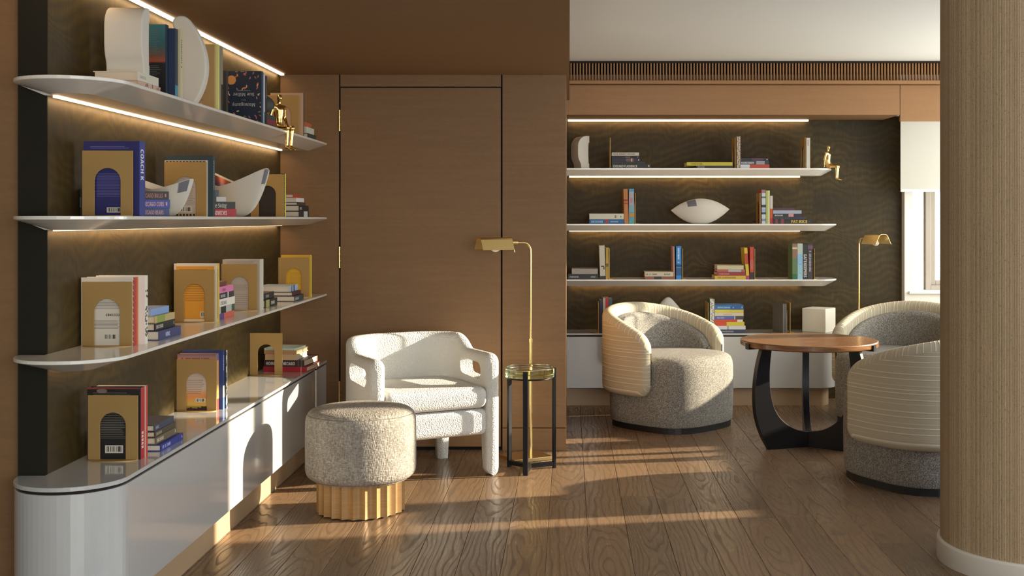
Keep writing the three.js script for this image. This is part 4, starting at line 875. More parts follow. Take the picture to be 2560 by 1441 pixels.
stand('left', 'grey spined book beside the pale yellow one, top left shelf', 4.854, S1, -1.432, { t: 0.026, h: 0.282, d: 0.165, cover: '#8f877c', bands: [[0.55, 1, '#2e2a28']] });
stand('left', 'thin dark book next to the leaf patterned novel, top left shelf', 5.16, S1, -1.50, { t: 0.03, h: 0.22, d: 0.12, cover: '#2f2a28', spine: '#3a342f' });
stand('left', 'navy novel with orange leaf pattern, title upside down, top left shelf', 5.30, S1, -1.382, { t: 0.03, h: 0.236, d: 0.158, cover: '#142840', spine: '#1f4560', front: { bg: '#122338', draw: (g, w, h) => { const col = ['#d9844a', '#c05a3a', '#e0b070', '#b06a80', '#8a7a40']; for (let i = 0; i < 74; i++) { const x = hash(i, 1, 21), y = hash(i, 2, 21); if (x > 0.12 && x < 0.86 && y > 0.36 && y < 0.74) continue; g.save(); g.translate(x * w, y * h); g.rotate(hash(i, 3, 21) * 6.3); g.fillStyle = col[i % 5]; g.beginPath(); g.ellipse(0, 0, w * 0.045, w * 0.018, 0, 0, 7); g.fill(); g.restore(); } g.fillStyle = '#c98a4a'; g.beginPath(); g.arc(w * 0.15, h * 0.17, w * 0.13, 0, 7); g.fill(); g.save(); g.translate(w, h); g.rotate(Math.PI); words(g, 'Monogamy', w * 0.5, h * 0.36, Math.round(h * 0.085), '#d8d2c4', 'SIZEpx serif', 'center'); words(g, '~7', w * 0.5, h * 0.45, Math.round(h * 0.02), '#b8b2a4', 'SIZEpx serif', 'center'); words(g, 'Sue Miller', w * 0.5, h * 0.555, Math.round(h * 0.085), '#d8d2c4', 'SIZEpx serif', 'center'); words(g, '~18', w * 0.5, h * 0.63, Math.round(h * 0.02), '#b8b2a4', 'SIZEpx serif', 'center'); g.restore(); } } });
stand('left', 'white spined paperback right behind the leaf patterned novel, top left shelf', 5.332, S1, -1.379, { t: 0.02, h: 0.226, d: 0.15, cover: '#c9c4cc', bands: [[0.75, 1, '#4a6a78']] });
stand('left', 'black spined paperback with dotted title, top left shelf', 5.353, S1, -1.376, { t: 0.018, h: 0.222, d: 0.15, cover: '#23221f', title: '~15', ink: '#b9b49a', ts: 0.5 });
pile('left', 5.46, S1, -1.40, [
  ['black magazine at the bottom beside the gold figure, top left shelf', { t: 0.014, h: 0.23, d: 0.17, cover: '#2a2a2c' }],
  ['dark red book lying beside the gold figure, top left shelf', { t: 0.026, h: 0.22, d: 0.16, cover: '#7a2a34', dw: 0.01 }],
  ['dark slate book under the curled pot, top left shelf', { t: 0.022, h: 0.21, d: 0.16, cover: '#3b4048', dw: 0.012 }],
], 'books lying beside the gold figure');
bookend('left', 'brass bookend behind the gold figure on the top left shelf', 6.14, S1, -1.488);
stand('left', 'light brown covered book at the end of the top left shelf', 6.1465, S1, -1.385, { t: 0.02, h: 0.228, d: 0.172, cover: '#c9a684', spine: '#3a3a30', front: { bg: '#c4a080', ink: '#ad8a6a', rows: [[0.3, 0.7, 0.03, 0.7, 0.95]] } });
pile('left', 6.30, S1, -1.395, [
  ['dark green book at the foot of the last pile, top left shelf', { t: 0.03, h: 0.2, d: 0.15, cover: '#3a4238' }],
  ['white book in the last pile, top left shelf', { t: 0.034, h: 0.19, d: 0.15, cover: '#cfd0c0', dw: 0.008 }],
  ['orange book on top of the last pile, top left shelf', { t: 0.026, h: 0.18, d: 0.14, cover: '#c2643c', dw: 0.02 }],
], 'books lying at the end of the top left shelf');

// ---- back wall. Shelf tops 1.662, 1.274, 0.886; cabinet top 0.51; pixel columns of the photograph give the places along the wall
const B1 = 1.662, B2 = 1.274, B3 = 0.886, B4 = 0.51, BD = 8.232;
const bx = (p) => (p - 1423) / 358.4, bl = (p) => p / 358.4;
bookend('back', 'brass bookend at the left end of the top back shelf', bx(1526), B1, BD + 0.083);
pile('back', bx(1529.5), B1, BD, [
  ['long black book with white title at the foot of the pile, top back shelf', { t: bl(11), h: bl(98), d: 0.2, cover: '#26261f', title: 'CHICAGO FLASHBACK', ink: '#d2cfc4', tx: 0.03, tw: 0.62, ts: 0.75, mark: 1 }],
  ['dark green book second in the pile, top back shelf', { t: bl(5), h: bl(84), d: 0.19, cover: '#2a2e26' }],
  ['navy book with pictured spine in the pile, top back shelf', { t: bl(8), h: bl(71), d: 0.17, cover: '#25233a', bands: [[0.5, 0.78, '#6a4a48'], [0.68, 0.72, '#d0b090']], mark: 1 }],
  ['black book fourth in the pile, top back shelf', { t: bl(6.4), h: bl(69), d: 0.16, cover: '#241d1c', title: '~5', ink: '#888', tx: 0.5, mark: 1 }],
  ['white book with black title on top of the pile, top back shelf', { t: bl(8), h: bl(68), d: 0.16, cover: '#cbbfb2', title: 'DAVID MAMET CHICAGO', ink: '#3a3634', tx: 0.03, tw: 0.85 }],
], 'books lying left on the top back shelf');
pile('back', bx(1741), B1, BD + 0.002, [
  ['flat dark book under the yellow one, top back shelf', { t: bl(6), h: bl(91), d: 0.2, cover: '#2a2418', title: '~7', ink: '#bbb', tx: 0.05 }],
  ['long thin yellow book lying on the top back shelf', { t: bl(9), h: bl(114), d: 0.22, cover: '#bdb237', title: '~8', ink: '#7a6a1c', tx: 0.1, du: -0.066 }],
], 'flat books in the middle of the top back shelf');
bookend('back', 'brass bookend in the middle of the top back shelf', bx(1838.5), B1, BD + 0.083);
stand('back', 'upright cream book with mottled spine in the middle of the top back shelf', bx(1842), B1, BD + 0.001, { t: bl(9), h: 0.222, d: 0.16, cover: '#b9a894', art: (g, w, h) => { g.fillStyle = '#5a4a40'; for (let i = 0; i < 22; i++) g.fillRect(w * i / 22, h * hash(i, 1, 4) * 0.7, w * 0.025, h * 0.3); } });
pile('back', bx(1851.5), B1, BD, [
  ['red and white book at the foot of a short pile, top back shelf', { t: bl(9), h: bl(72), d: 0.17, cover: '#b5402e', bands: [[0, 0.32, '#c9cdd4']] }],
  ['black book with white block letters in a short pile, top back shelf', { t: bl(8.5), h: bl(71), d: 0.17, cover: '#33343a', title: 'HORSEMEN', ink: '#c9c9c9', tx: 0.02, tw: 0.46, ts: 0.8, bands: [[0.55, 0.85, '#8f8f92']] }],
  ['dark book on top of a short pile, top back shelf', { t: bl(7.5), h: bl(70), d: 0.17, cover: '#26262c', bands: [[0.4, 0.8, '#4a3048']], mark: 1 }],
], 'books in the short pile on the top back shelf');
bookend('back', 'brass bookend near the gold figure on the top back shelf', bx(2013.5), B1, BD + 0.083);
stand('back', 'upright white paperback near the gold figure, top back shelf', bx(2016), B1, BD + 0.001, { t: bl(9.5), h: 0.212, d: 0.165, cover: '#c9c4b6', title: '~5', ink: '#8a8478', ts: 0.5 });

pile('back', bx(1473.5), B2, BD, [
  ['blue paperback lying under a white one, middle back shelf', { t: bl(11), h: bl(86), d: 0.19, cover: '#1f5f93', title: '~7', ink: '#a8cbe2', tx: 0.06, tw: 0.36, bands: [[0.46, 0.55, '#a03344']], sub: '~7', sx: 0.62, font: 'italic SIZEpx serif' }],
  ['white hardback lying on a blue one, middle back shelf', { t: bl(14), h: bl(86), d: 0.19, cover: '#cfcdb9', title: '~2', ink: '#4a4638', tx: 0.74, tw: 0.12, sub: '~2', sx: 0.9 }],
], 'two books lying on the middle back shelf');
stand('back', 'orange brown striped book on the middle back shelf', bx(1560.5), B2, BD + 0.001, { t: bl(11.5), h: 0.243, d: 0.17, cover: '#a8622c', art: (g, w, h) => { g.fillStyle = '#c08a48'; g.fillRect(0, h * 0.3, w, h * 0.15); g.fillRect(0, h * 0.65, w, h * 0.12); g.fillStyle = '#9a2a22'; g.fillRect(w * 0.3, 0, w * 0.05, h); g.fillRect(w * 0.4, 0, w * 0.03, h); } }, 0.025);
stand('back', 'blue and grey illustrated book beside the orange one, middle back shelf', bx(1572.5), B2, BD + 0.001, { t: bl(12.5), h: 0.244, d: 0.17, cover: '#4a98c0', bands: [[0.08, 0.46, '#a8a4ac'], [0.46, 0.66, '#7aa4b4'], [0.7, 0.8, '#c08a2a'], [0.85, 1, '#4aa0a4']], title: '~4', ink: '#b06a78', tx: 0.26, tw: 0.16 });
bookend('back', 'brass bookend left of the eye shaped vase, middle back shelf', bx(1587.5), B2, BD + 0.083, true);
bookend('back', 'brass bookend before a red book, middle back shelf', bx(1901), B2, BD + 0.083);
stand('back', 'upright book with white and blue photo spine and red cover, middle back shelf', bx(1904), B2, BD + 0.001, { t: bl(10.5), h: 0.238, d: 0.165, cover: '#b34a2c', spine: '#b9c4c4', bands: [[0, 0.1, '#9a6a78'], [0.2, 0.25, '#5a6a68'], [0.44, 0.52, '#3a3a48'], [0.55, 0.65, '#94a4c8'], [0.66, 0.72, '#3a4440'], [0.85, 0.92, '#7484b4']] });
stand('back', 'upright lime green book, middle back shelf', bx(1915.5), B2, BD + 0.001, { t: bl(9), h: 0.232, d: 0.165, cover: '#a9b25c', art: (g, w, h) => { g.fillStyle = '#d2d2a4'; g.fillRect(0, 0, w, h * 0.4); } });
stand('back', 'short white and orange book leaning on a pile, middle back shelf', bx(1925.5), B2, BD + 0.001, { t: bl(6.5), h: 0.196, d: 0.15, cover: '#c4bfb4', bands: [[0.46, 0.8, '#c2541f'], [0.8, 1, '#b0243a']] });
pile('back', bx(1933), B2, BD, [
  ['black cookbook with yellow title at the foot of the pile, middle back shelf', { t: bl(11.5), h: bl(97), d: 0.2, cover: '#2a2219', title: 'FAT RICE', ink: '#d8b838', tx: 0.46, tw: 0.44, ts: 0.85, bands: [[0.06, 0.12, '#7a3440'], [0.2, 0.28, '#7a3440']] }],
  ['dark green and navy book second in the pile, middle back shelf', { t: bl(5.5), h: bl(82), d: 0.2, cover: '#2c3a36', bands: [[0.5, 0.95, '#26284a']] }],
  ['black book with white lettering and pink blot, middle back shelf', { t: bl(7.5), h: bl(71), d: 0.17, cover: '#26242a', title: '~7', ink: '#cfc9c4', tx: 0.06, bands: [[0.54, 0.72, '#c08a80']] }],
  ['pale grey blue book fourth in the pile, middle back shelf', { t: bl(8.5), h: bl(71), d: 0.17, cover: '#9aa2b2' }],
  ['open topped brown book on the pile, middle back shelf', { t: bl(6), h: bl(54), d: 0.16, cover: '#8a7444', spine: '#4a2c30' }],
], 'books lying right on the middle back shelf');

pile('back', bx(1419.5), B3, BD + 0.003, [
  ['long black book with small white lettering, left end of the lowest back shelf', { t: bl(13), h: bl(76), d: 0.2, cover: '#272a28', title: '~11', ink: '#c4c4c0', tx: 0.06, tw: 0.3, ts: 0.36, sub: '~4', sx: 0.76 }],
  ['grey white book lying on the long black one, lowest back shelf', { t: bl(13), h: bl(65), d: 0.19, cover: '#a39c92', du: bl(10) }],
], 'two books lying at the left end of the lowest back shelf');
stand('back', 'leaning white book with black trumpet drawing, lowest back shelf', bx(1500.5), B3, BD + 0.001, { t: bl(13.5), h: 0.236, d: 0.17, cover: '#c6c1b0', bands: [[0.9, 1, '#2a2430']], art: (g, w, h) => { g.fillStyle = '#33312c'; g.fillRect(w * 0.6, h * 0.2, w * 0.03, h * 0.6); g.fillRect(w * 0.63, h * 0.15, w * 0.08, h * 0.2); } }, 0.03);
stand('back', 'ochre paperback beside the leaning white book, lowest back shelf', bx(1514.5), B3, BD + 0.001, { t: bl(7), h: 0.222, d: 0.165, cover: '#b4932f', bands: [[0.5, 0.6, '#6a5a30']] });
bookend('back', 'brass bookend holding the ochre paperback, lowest back shelf', bx(1523), B3, BD + 0.083, true);
pile('back', bx(1613), B3, BD + 0.003, [
  ['brown and black paperback lying under a cream one, lowest back shelf', { t: bl(7), h: bl(74), d: 0.19, cover: '#8a5640', bands: [[0.3, 0.55, '#2f3030']] }],
  ['cream paperback with black lettering, lowest back shelf', { t: bl(11), h: bl(70), d: 0.19, cover: '#c4bba4', title: '~10', ink: '#4a443a', tx: 0.04, tw: 0.4, ts: 0.45, sub: '~6', sx: 0.68 }],
], 'two paperbacks lying on the lowest back shelf');
stand('back', 'thin pink upright book on the lowest back shelf', bx(1683.5), B3, BD + 0.012, { t: bl(5), h: 0.23, d: 0.16, cover: '#b58a80' }, 0.02);
stand('back', 'bright blue upright book on the lowest back shelf', bx(1690.5), B3, BD + 0.001, { t: bl(13), h: 0.232, d: 0.17, cover: '#2f80c8', title: '~13', ink: '#cfe4f4', tx: 0.06, tw: 0.45, ts: 0.45, bands: [[0.55, 0.62, '#1d3f60'], [0.66, 0.88, '#1f5484']] });
bookend('back', 'brass bookend holding the bright blue book, lowest back shelf', bx(1706), B3, BD + 0.083, true);
pile('back', bx(1787), B3, BD + 0.002, [
  ['yellow book with black lettering at the foot of the pile, lowest back shelf', { t: bl(9), h: bl(78), d: 0.2, cover: '#c8a636', title: 'THE COMMODORE', ink: '#6a4a10', tx: 0.08, tw: 0.6 }],
  ['dark red book second in the pile, lowest back shelf', { t: bl(9), h: bl(72), d: 0.19, cover: '#8c3034', title: 'CHICAGO', ink: '#c08080', du: bl(5) }],
  ['red and grey book third in the pile, lowest back shelf', { t: bl(6), h: bl(70), d: 0.18, cover: '#a45a44', bands: [[0.4, 0.86, '#a4a6a4']], du: bl(6) }],
  ['cream book on top of the pile, lowest back shelf', { t: bl(10), h: bl(69), d: 0.18, cover: '#bfb494', bands: [[0.96, 1, '#3a3028']], du: bl(6) }],
], 'books lying in the middle of the lowest back shelf');
stand('back', 'leaning yellow and red book, lowest back shelf', bx(1866), B3, BD + 0.003, { t: bl(8), h: 0.22, d: 0.165, cover: '#cdb232', bands: [[0.18, 0.52, '#b2402a'], [0.88, 1, '#b03a6a']] }, 0.07);
stand('back', 'upright vermilion book with black foot, lowest back shelf', bx(1875), B3, BD + 0.001, { t: bl(9.5), h: 0.226, d: 0.165, cover: '#b8412c', bands: [[0.78, 1, '#2e2a28'], [0.4, 0.7, '#b85a4a']] });
bookend('back', 'brass bookend holding the vermilion book, lowest back shelf', bx(1886.5), B3, BD + 0.083, true);
stand('back', 'green and brown upright book, right group on the lowest back shelf', bx(1981), B3, BD + 0.001, { t: bl(12.5), h: 0.248, d: 0.165, cover: '#5f7a50', bands: [[0, 0.4, '#8a6a52'], [0.1, 0.15, '#d0c0a0'], [0.85, 1, '#2f6a44']] });
stand('back', 'pale blue upright book, right group on the lowest back shelf', bx(1994), B3, BD + 0.001, { t: bl(13), h: 0.250, d: 0.165, cover: '#94bcc8', bands: [[0, 0.3, '#b0bcae'], [0.3, 0.6, '#86b2d2']] });
stand('back', 'black book with white capitals, right group on the lowest back shelf', bx(2007.5), B3, BD + 0.001, { t: bl(11.5), h: 0.246, d: 0.165, cover: '#29302e', title: 'GATEKEEPERS', ink: '#d8cfca', tx: 0.28, tw: 0.66, ts: 0.85 });
stand('back', 'charcoal book with script title, right group on the lowest back shelf', bx(2019.5), B3, BD + 0.001, { t: bl(12.5), h: 0.248, d: 0.165, cover: '#3c3837', title: '~15', ink: '#b4aab4', tx: 0.2, tw: 0.6, ts: 0.5, font: 'italic SIZEpx serif', bands: [[0.05, 0.15, '#6a4460']] });
bookend('back', 'brass bookend at the right end of the lowest back shelf', bx(2035), B3, BD + 0.083, true);

bookend('back', 'brass bookend on the back cabinet behind the left swivel chair', bx(1497), B4, BD + 0.083);
stand('back', 'dark blue upright book behind the left swivel chair', bx(1499), B4, BD + 0.001, { t: bl(8), h: 0.232, d: 0.165, cover: '#33324c' });
stand('back', 'white spined upright book behind the left swivel chair', bx(1507.5), B4, BD + 0.001, { t: bl(6), h: 0.246, d: 0.165, cover: '#b8b2a4' });
stand('back', 'bright red upright book behind the left swivel chair', bx(1514), B4, BD + 0.001, { t: bl(7.5), h: 0.248, d: 0.165, cover: '#b8303a' });
stand('back', 'teal upright book behind the left swivel chair', bx(1522), B4, BD + 0.001, { t: bl(8.5), h: 0.242, d: 0.165, cover: '#3f5c68' });
bookend('back', 'brass bookend on the back cabinet beside the tall colourful pile', bx(1771), B4, BD + 0.083);
stand('back', 'black and white zigzag upright book beside the tall colourful pile', bx(1775), B4, BD + 0.001, { t: bl(11), h: 0.24, d: 0.165, cover: '#3f7a44', spine: '#cfccc4', art: (g, w, h) => { g.strokeStyle = '#222'; g.lineWidth = 3; for (let i = 0; i < 26; i++) { g.beginPath(); g.moveTo(w * i / 26, h * hash(i, 1, 6)); g.lineTo(w * (i + 0.9) / 26, h * hash(i, 2, 6)); g.stroke(); } } });
pile('back', bx(1787), B4, BD, [
  ['navy book at the foot of the tall colourful pile', { t: bl(9), h: bl(75), d: 0.18, cover: '#363c52', title: '~15', ink: '#a8a4b4', tx: 0.06, tw: 0.7, ts: 0.5 }],
  ['white book second from the bottom of the tall colourful pile', { t: bl(9), h: bl(77), d: 0.18, cover: '#c9cbd2', bands: [[0.42, 0.44, '#333']] }],
  ['yellow book with orange band third from the bottom of the tall pile', { t: bl(9.5), h: bl(74), d: 0.18, cover: '#cdbb3c', bands: [[0, 0.4, '#c84a28']] }],
  ['vermilion book fourth from the bottom of the tall pile', { t: bl(6), h: bl(70), d: 0.18, cover: '#c4472f', bands: [[0.8, 1, '#d8d2c8']] }],
  ['violet blue book fifth from the bottom of the tall pile', { t: bl(8.5), h: bl(72), d: 0.18, cover: '#5560a0', bands: [[0.7, 1, '#4a4444'], [0.68, 0.71, '#c8d0c8']], title: '~6', ink: '#a8b0d8' }],
  ['cream book sixth from the bottom of the tall pile', { t: bl(8), h: bl(72), d: 0.18, cover: '#c9c2a8', title: '~7', ink: '#b09090', tx: 0.3 }],
  ['lemon yellow book near the top of the tall pile', { t: bl(7.5), h: bl(72), d: 0.18, cover: '#d4c548', bands: [[0.5, 1, '#cdb84a']] }],
  ['blue book on top of the tall colourful pile', { t: bl(11), h: bl(72), d: 0.18, cover: '#2f6aa4', bands: [[0, 1, '#2f6aa4'], [0.55, 1, '#2a5c94']], title: '~13', ink: '#a8c8e0', tx: 0.1, tw: 0.6, ts: 0.45, mark: 1 }],
], 'books in the tall colourful pile');
stand('back', 'grey upright book with spiral bound edge on the back cabinet', bx(1957), B4, BD + 0.001, { t: bl(10), h: 0.205, d: 0.15, cover: '#5f5c56', art: (g, w, h) => { g.fillStyle = '#24221f'; for (let i = 0; i < 26; i++) g.fillRect(w * i / 26, h * 0.2, w * 0.02, h * 0.5); } }, 0, undefined, 0.32);
bookend('back', 'brass bookend beside the grey spiral bound book on the back cabinet', bx(1975), B4, BD + 0.083, true);

// ------------------------------------------------------------------ pottery and figures
// shell of revolution-like surfaces: f(i, j) over a grid, closed round j
function surface(f, ni, nj) { const rows = []; for (let i = 0; i <= ni; i++) { const r = []; for (let j = 0; j <= nj; j++) { const [x, y, z] = f(i / ni, j / nj); r.push({ x, y, z, u: j / nj, v: i / ni }); } rows.push(r); } return sheet(rows); }
// boat bowl: long axis z, pointed raised ends, rim low in the middle; patch(es) of dark glaze
function boat(name, label, pos, turn, a, b, h0, h1) {
  const t = thing(name, label, 'bowl', pos, turn);
  const rim = (p) => { const c = Math.cos(p), s = Math.sin(p); const z = a * c, x = b * s * (1 - 0.35 * c * c); return [x, h0 + (h1 - h0) * Math.pow(Math.abs(c), 1.6), z]; };
  const pt = (k, p, inset) => { const [x, y, z] = rim(p), f = Math.pow(k, 0.62), g = Math.pow(k, 1.75); const rib = 0.0006 * Math.sin(p * 90) * (inset ? 0 : 1); return [x * f * (1 - inset * 2.2) + rib, Math.max(inset * 0.05, y * g + inset * 0.1 * (1 - k)), z * f * (1 - inset * 1.2)]; };
  const outer = surface((k, j) => pt(k, j * 2 * Math.PI, 0), 26, 220), inner = surface((k, j) => pt(1 - k, j * 2 * Math.PI, 0.03), 26, 220), lip = surface((k, j) => { const p = j * 2 * Math.PI, A = pt(1, p, 0), B = pt(1, p, 0.03); return A.map((v, i) => v + (B[i] - v) * k); }, 1, 220);
  mesh('body', [outer, inner, lip], M.ceramic, t);
  const patch = (p0, p1, k0, k1, inside) => surface((i, j) => { const q = pt(k0 + (k1 - k0) * i, p0 + (p1 - p0) * j, inside ? 0.03 : 0); const s = inside ? 0.985 : 1.012; return [q[0] * s, q[1] + (inside ? 0.002 : 0.0006), q[2] * s]; }, 8, 8);
  return { t, patch };
}
const rainbow = dataTex(64, 64, (u, v) => { const k = v; return k < 0.3 ? mix3([0.45, 0.4, 0.12], [0.2, 0.35, 0.3], k / 0.3) : k < 0.65 ? mix3([0.2, 0.35, 0.3], [0.25, 0.18, 0.4], (k - 0.3) / 0.35) : mix3([0.25, 0.18, 0.4], [0.55, 0.25, 0.1], (k - 0.65) / 0.35); }, true, 1, 1);
M.luster = phys({ map: rainbow, roughness: 0.2, metalness: 0.4 });
{
  const big = boat('boat_bowl', 'large ribbed white boat shaped bowl on the middle left shelf', V(-1.487, S2, 5.27), 0.98, 0.20, 0.10, 0.135, 0.212);
  mesh('luster_patch', big.patch(Math.PI - 1.0, Math.PI - 0.12, 0.5, 0.96, true), M.luster, big.t);
  mesh('dark_patch', big.patch(-0.16, 0.20, 0.8, 0.99, false), M.tape, big.t);
  const small = boat('boat_bowl', 'small white boat shaped bowl behind the sports books, middle left shelf', V(-1.49, S2, 4.36), 1.15, 0.125, 0.065, 0.10, 0.138);
  mesh('dark_patch', small.patch(-0.75, -0.25, 0.8, 0.99, false), M.tape, small.t);
}
{   // eye shaped vase: a lens turned about the long axis, flattened, with a small foot
  const t = thing('eye_vase', 'white eye shaped ceramic vase with a dark patch on the back shelf', 'vase', V(bx(1754), B2, 8.32));
  const a = 0.207, R = 0.092, f = (k, j, s = 1) => { const x = -a + 2 * a * k, r = R * (1 - Math.pow(x / a, 2)) * s, p = j * 2 * Math.PI; let y = r * Math.cos(p) * (Math.cos(p) > 0 ? 0.86 : 1.13), z = r * Math.sin(p) * 0.62; y = Math.max(y, -0.098); return [x, y + 0.0985 + 0.004 * (x / a), z]; };
  mesh('body', surface((k, j) => f(k, j), 60, 48), M.ceramic, t);
  mesh('dark_patch', surface((k, j) => f(0.26 + 0.15 * k + 0.02 * j, 0.04 + 0.155 * j, 1.012), 10, 10), M.tape, t);
}
{   // wave sculptures: thick bent slabs
  const bent = (pts, depth) => { const s = new THREE.Shape(); s.moveTo(...pts[0]); for (const p of pts.slice(1)) p.length === 2 ? s.lineTo(...p) : s.bezierCurveTo(...p); s.closePath(); return new THREE.ExtrudeGeometry(s, { depth, bevelEnabled: true, bevelSize: 0.004, bevelThickness: 0.004, bevelSegments: 3, curveSegments: 24 }); };
  const profile = [[-0.02, 0.0], [0.036, 0.0], [0.036, 0.028], [0.031, 0.030], [0.028, 0.10, 0.028, 0.14, 0.031, 0.178], [0.036, 0.182], [0.036, 0.222], [0.02, 0.222], [-0.02, 0.22, -0.042, 0.19, -0.044, 0.16], [-0.046, 0.10, -0.046, 0.075, -0.034, 0.052], [-0.02, 0.03, -0.022, 0.02, -0.02, 0.0]];
  const a = tag(mesh('wave_sculpture', bent(profile, 0.115).translate(0, 0.004, -0.0575), M.ceramic), 'white curved ceramic sculpture at the left end of the top back shelf', 'sculpture', null);
  a.position.set(bx(1452), B1, -8.335); a.rotation.y = 0.42;
  const b = tag(mesh('wave_sculpture', bent(profile, 0.118).translate(0, 0.004, -0.059), M.ceramic), 'white wave shaped ceramic slab on top of two books, top left shelf', 'sculpture', null);
  b.position.set(-1.505, S1 + 0.0646, -4.02); b.rotation.y = Math.PI / 2 + 0.06; 
  const moon = new THREE.Shape(); moon.moveTo(-0.05, 0.0); moon.lineTo(0.02, 0.0); moon.bezierCurveTo(0.085, 0.09, 0.085, 0.21, 0.0, 0.315); moon.bezierCurveTo(-0.02, 0.33, -0.05, 0.318, -0.04, 0.29); moon.bezierCurveTo(0.0, 0.2, -0.004, 0.12, -0.05, 0.0); moon.closePath();
  const c = tag(mesh('crescent_sculpture', new THREE.ExtrudeGeometry(moon, { depth: 0.05, bevelEnabled: true, bevelSize: 0.008, bevelThickness: 0.008, bevelSegments: 4, curveSegments: 24 }).translate(0, 0.008, -0.025), M.ceramic), 'tall white crescent shaped ceramic sculpture on the top left shelf', 'sculpture', null);
  c.position.set(-1.445, S1, -4.47); c.rotation.y = 0.12;
  // curled dark pot lying on the books beside the gold figure
  const curlPot = thing('curled_pot', 'dark grey curled leaf shaped pot on books, top left shelf', 'pot', V(-1.478, S1 + 0.0636, 5.62), 0.9);
  mesh('body', surface((k, j) => { const p = j * 1.5 * Math.PI + 0.35, r = 0.052 * (1 - 0.55 * Math.pow(2 * k - 1, 2)), th = (j === 0 || j === 1) ? 0 : 0.0; return [(k - 0.5) * 0.15, 0.056 - r * Math.cos(p) * 0.95, r * Math.sin(p)]; }, 24, 40), std({ color: '#3d3b38', roughness: 0.7, side: THREE.DoubleSide }), curlPot);
}
{   // white cube and a cushion corner on the back cabinet
  const c = tag(mesh('ceramic_cube', new RoundedBoxGeometry(0.178, 0.168, 0.178, 4, 0.006).translate(0, 0.084, 0), std({ color: new THREE.Color().setRGB(0.80, 0.76, 0.64), roughness: 0.6 })), 'plain white cube standing at the right end of the back cabinet', 'cube', null);
  c.position.set(1.77, B4, -8.365); c.rotation.y = -0.62;
  const p = tag(mesh('cushion', (() => { const g = new THREE.SphereGeometry(1, 40, 30), q = g.attributes.position; for (let i = 0; i < q.count; i++) { let x = q.getX(i), y = q.getY(i), z = q.getZ(i); const e = 0.42, sx = Math.sign(x) * Math.pow(Math.abs(x), e), sy = Math.sign(y) * Math.pow(Math.abs(y), e); const X = (sx - sy) * 0.7071, Y = (sx + sy) * 0.7071; q.setXYZ(i, X * 0.088, Y * 0.101, z * 0.035 * (1 - 0.3 * Math.abs(Y))); } g.computeVertexNormals(); return metreUV(g); })(), std({ color: new THREE.Color().setRGB(0.62, 0.60, 0.55), roughness: 0.95, bumpMap: greyBump, bumpScale: 0.0015 })), 'small pale cushion standing on its corner behind the left swivel chair', 'cushion', null);
  p.position.set(bx(1674), B4 + 0.1205, -8.36);
}
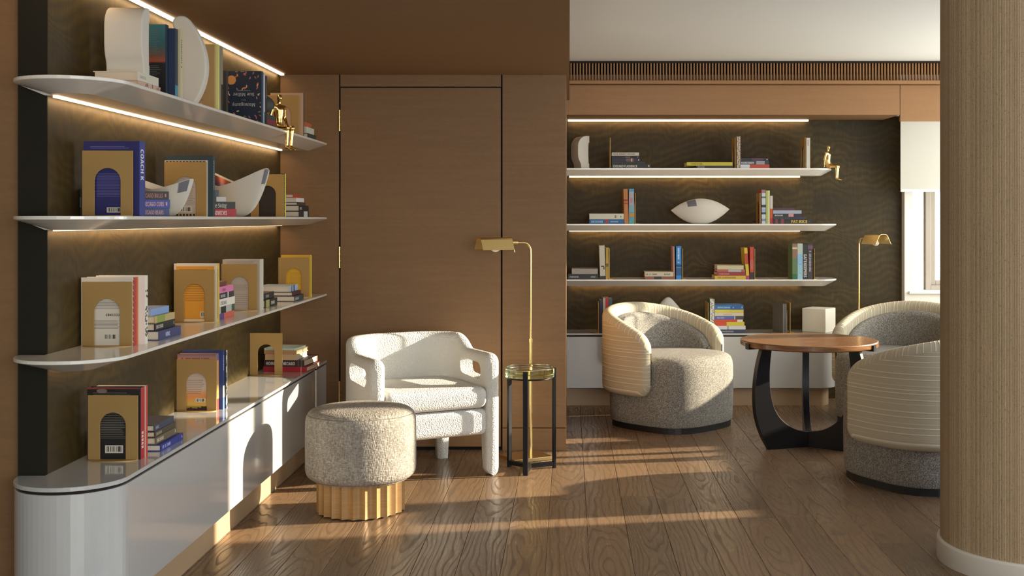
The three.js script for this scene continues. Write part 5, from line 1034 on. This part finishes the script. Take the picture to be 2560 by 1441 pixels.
// seated gold figure: one body grown from tapered limbs, sitting with legs over the shelf edge (facing +z)
const figureGeo = (() => {
  const J = { hip: [0, 0.018, 0], waist: [0, 0.05, -0.002], chest: [0, 0.092, -0.004], neck: [0, 0.122, -0.002], head: [0, 0.146, 0.003], headTop: [0, 0.153, 0.003] };
  const bones = [[J.hip, J.waist, 0.018, 0.0155], [J.waist, J.chest, 0.0155, 0.0235], [[-0.018, 0.104, -0.003], [0.018, 0.104, -0.003], 0.013, 0.013], [J.chest, J.neck, 0.016, 0.006], [J.neck, J.head, 0.0058, 0.0098], [J.head, J.headTop, 0.0098, 0.0092]];
  for (const s of [-1, 1]) {
    const sh = [s * 0.03, 0.106, -0.003], el = [s * 0.041, 0.062, -0.012], wr = [s * 0.036, 0.026, s > 0 ? 0.012 : -0.014], hd = [s * 0.034, 0.010, s > 0 ? 0.018 : -0.016];
    bones.push([sh, el, 0.0095, 0.0065], [el, wr, 0.0065, 0.0048], [wr, hd, 0.0048, 0.0052]);
    const h = [s * 0.012, 0.014, 0.004], kn = [s * 0.014, 0.012, 0.068], an = [s * 0.012, -0.072, 0.062], toe = [s * 0.013, -0.082, 0.088];
    bones.push([h, kn, 0.0135, 0.0095], [kn, an, 0.0092, 0.0055], [an, toe, 0.0056, 0.0035]);
  }
  const res = 84, mc = new MarchingCubes(res, std({}), false, false, 200000);
  mc.isolation = 0;
  const C = [0, 0.038, 0.03], half = 0.135;
  const dist = (p, [a, b, ra, rb]) => { const ab = [b[0] - a[0], b[1] - a[1], b[2] - a[2]], ap = [p[0] - a[0], p[1] - a[1], p[2] - a[2]], d = ab[0] ** 2 + ab[1] ** 2 + ab[2] ** 2, t = clamp((ap[0] * ab[0] + ap[1] * ab[1] + ap[2] * ab[2]) / d); return Math.hypot(ap[0] - ab[0] * t, ap[1] - ab[1] * t, ap[2] - ab[2] * t) - (ra + (rb - ra) * t); };
  const K = 0.006, h2 = res / 2;
  for (let z = 0; z < res; z++) for (let y = 0; y < res; y++) for (let x = 0; x < res; x++) {
    const p = [C[0] + (x - h2) / h2 * half, C[1] + (y - h2) / h2 * half, C[2] + (z - h2) / h2 * half];
    let d = 1; for (const b of bones) { const e = dist(p, b), h = clamp(0.5 + 0.5 * (d - e) / K); d = d + (e - d) * h - K * h * (1 - h); }
    mc.field[x + y * res + z * res * res] = -d;
  }
  mc.update();
  const n = mc.count ?? mc.geometry.drawRange.count, g = new THREE.BufferGeometry();
  g.setAttribute('position', new THREE.BufferAttribute(new Float32Array(mc.positionArray.slice(0, n * 3)), 3));
  g.setAttribute('normal', new THREE.BufferAttribute(new Float32Array(mc.normalArray.slice(0, n * 3)), 3));
  g.scale(half, half, half).translate(...C);
  return g;
})();
function figure(label, pos, turn, k = 1) { const f = tag(mesh('gold_figure', figureGeo, M.gold), label, 'figurine', 'seated gold figures'); f.position.copy(pos); f.rotation.y = turn; f.scale.setScalar(k); return f; }
figure('polished gold seated figurine on the edge of the top left shelf', V(-1.425, S1 + 0.002, 5.80), 0.95, 1.12);
figure('polished gold seated figurine at the free end of the top back shelf', V(bx(2076), B1 + 0.002, 8.30), 1.0, 1.0);

renderer.render(scene, camera);
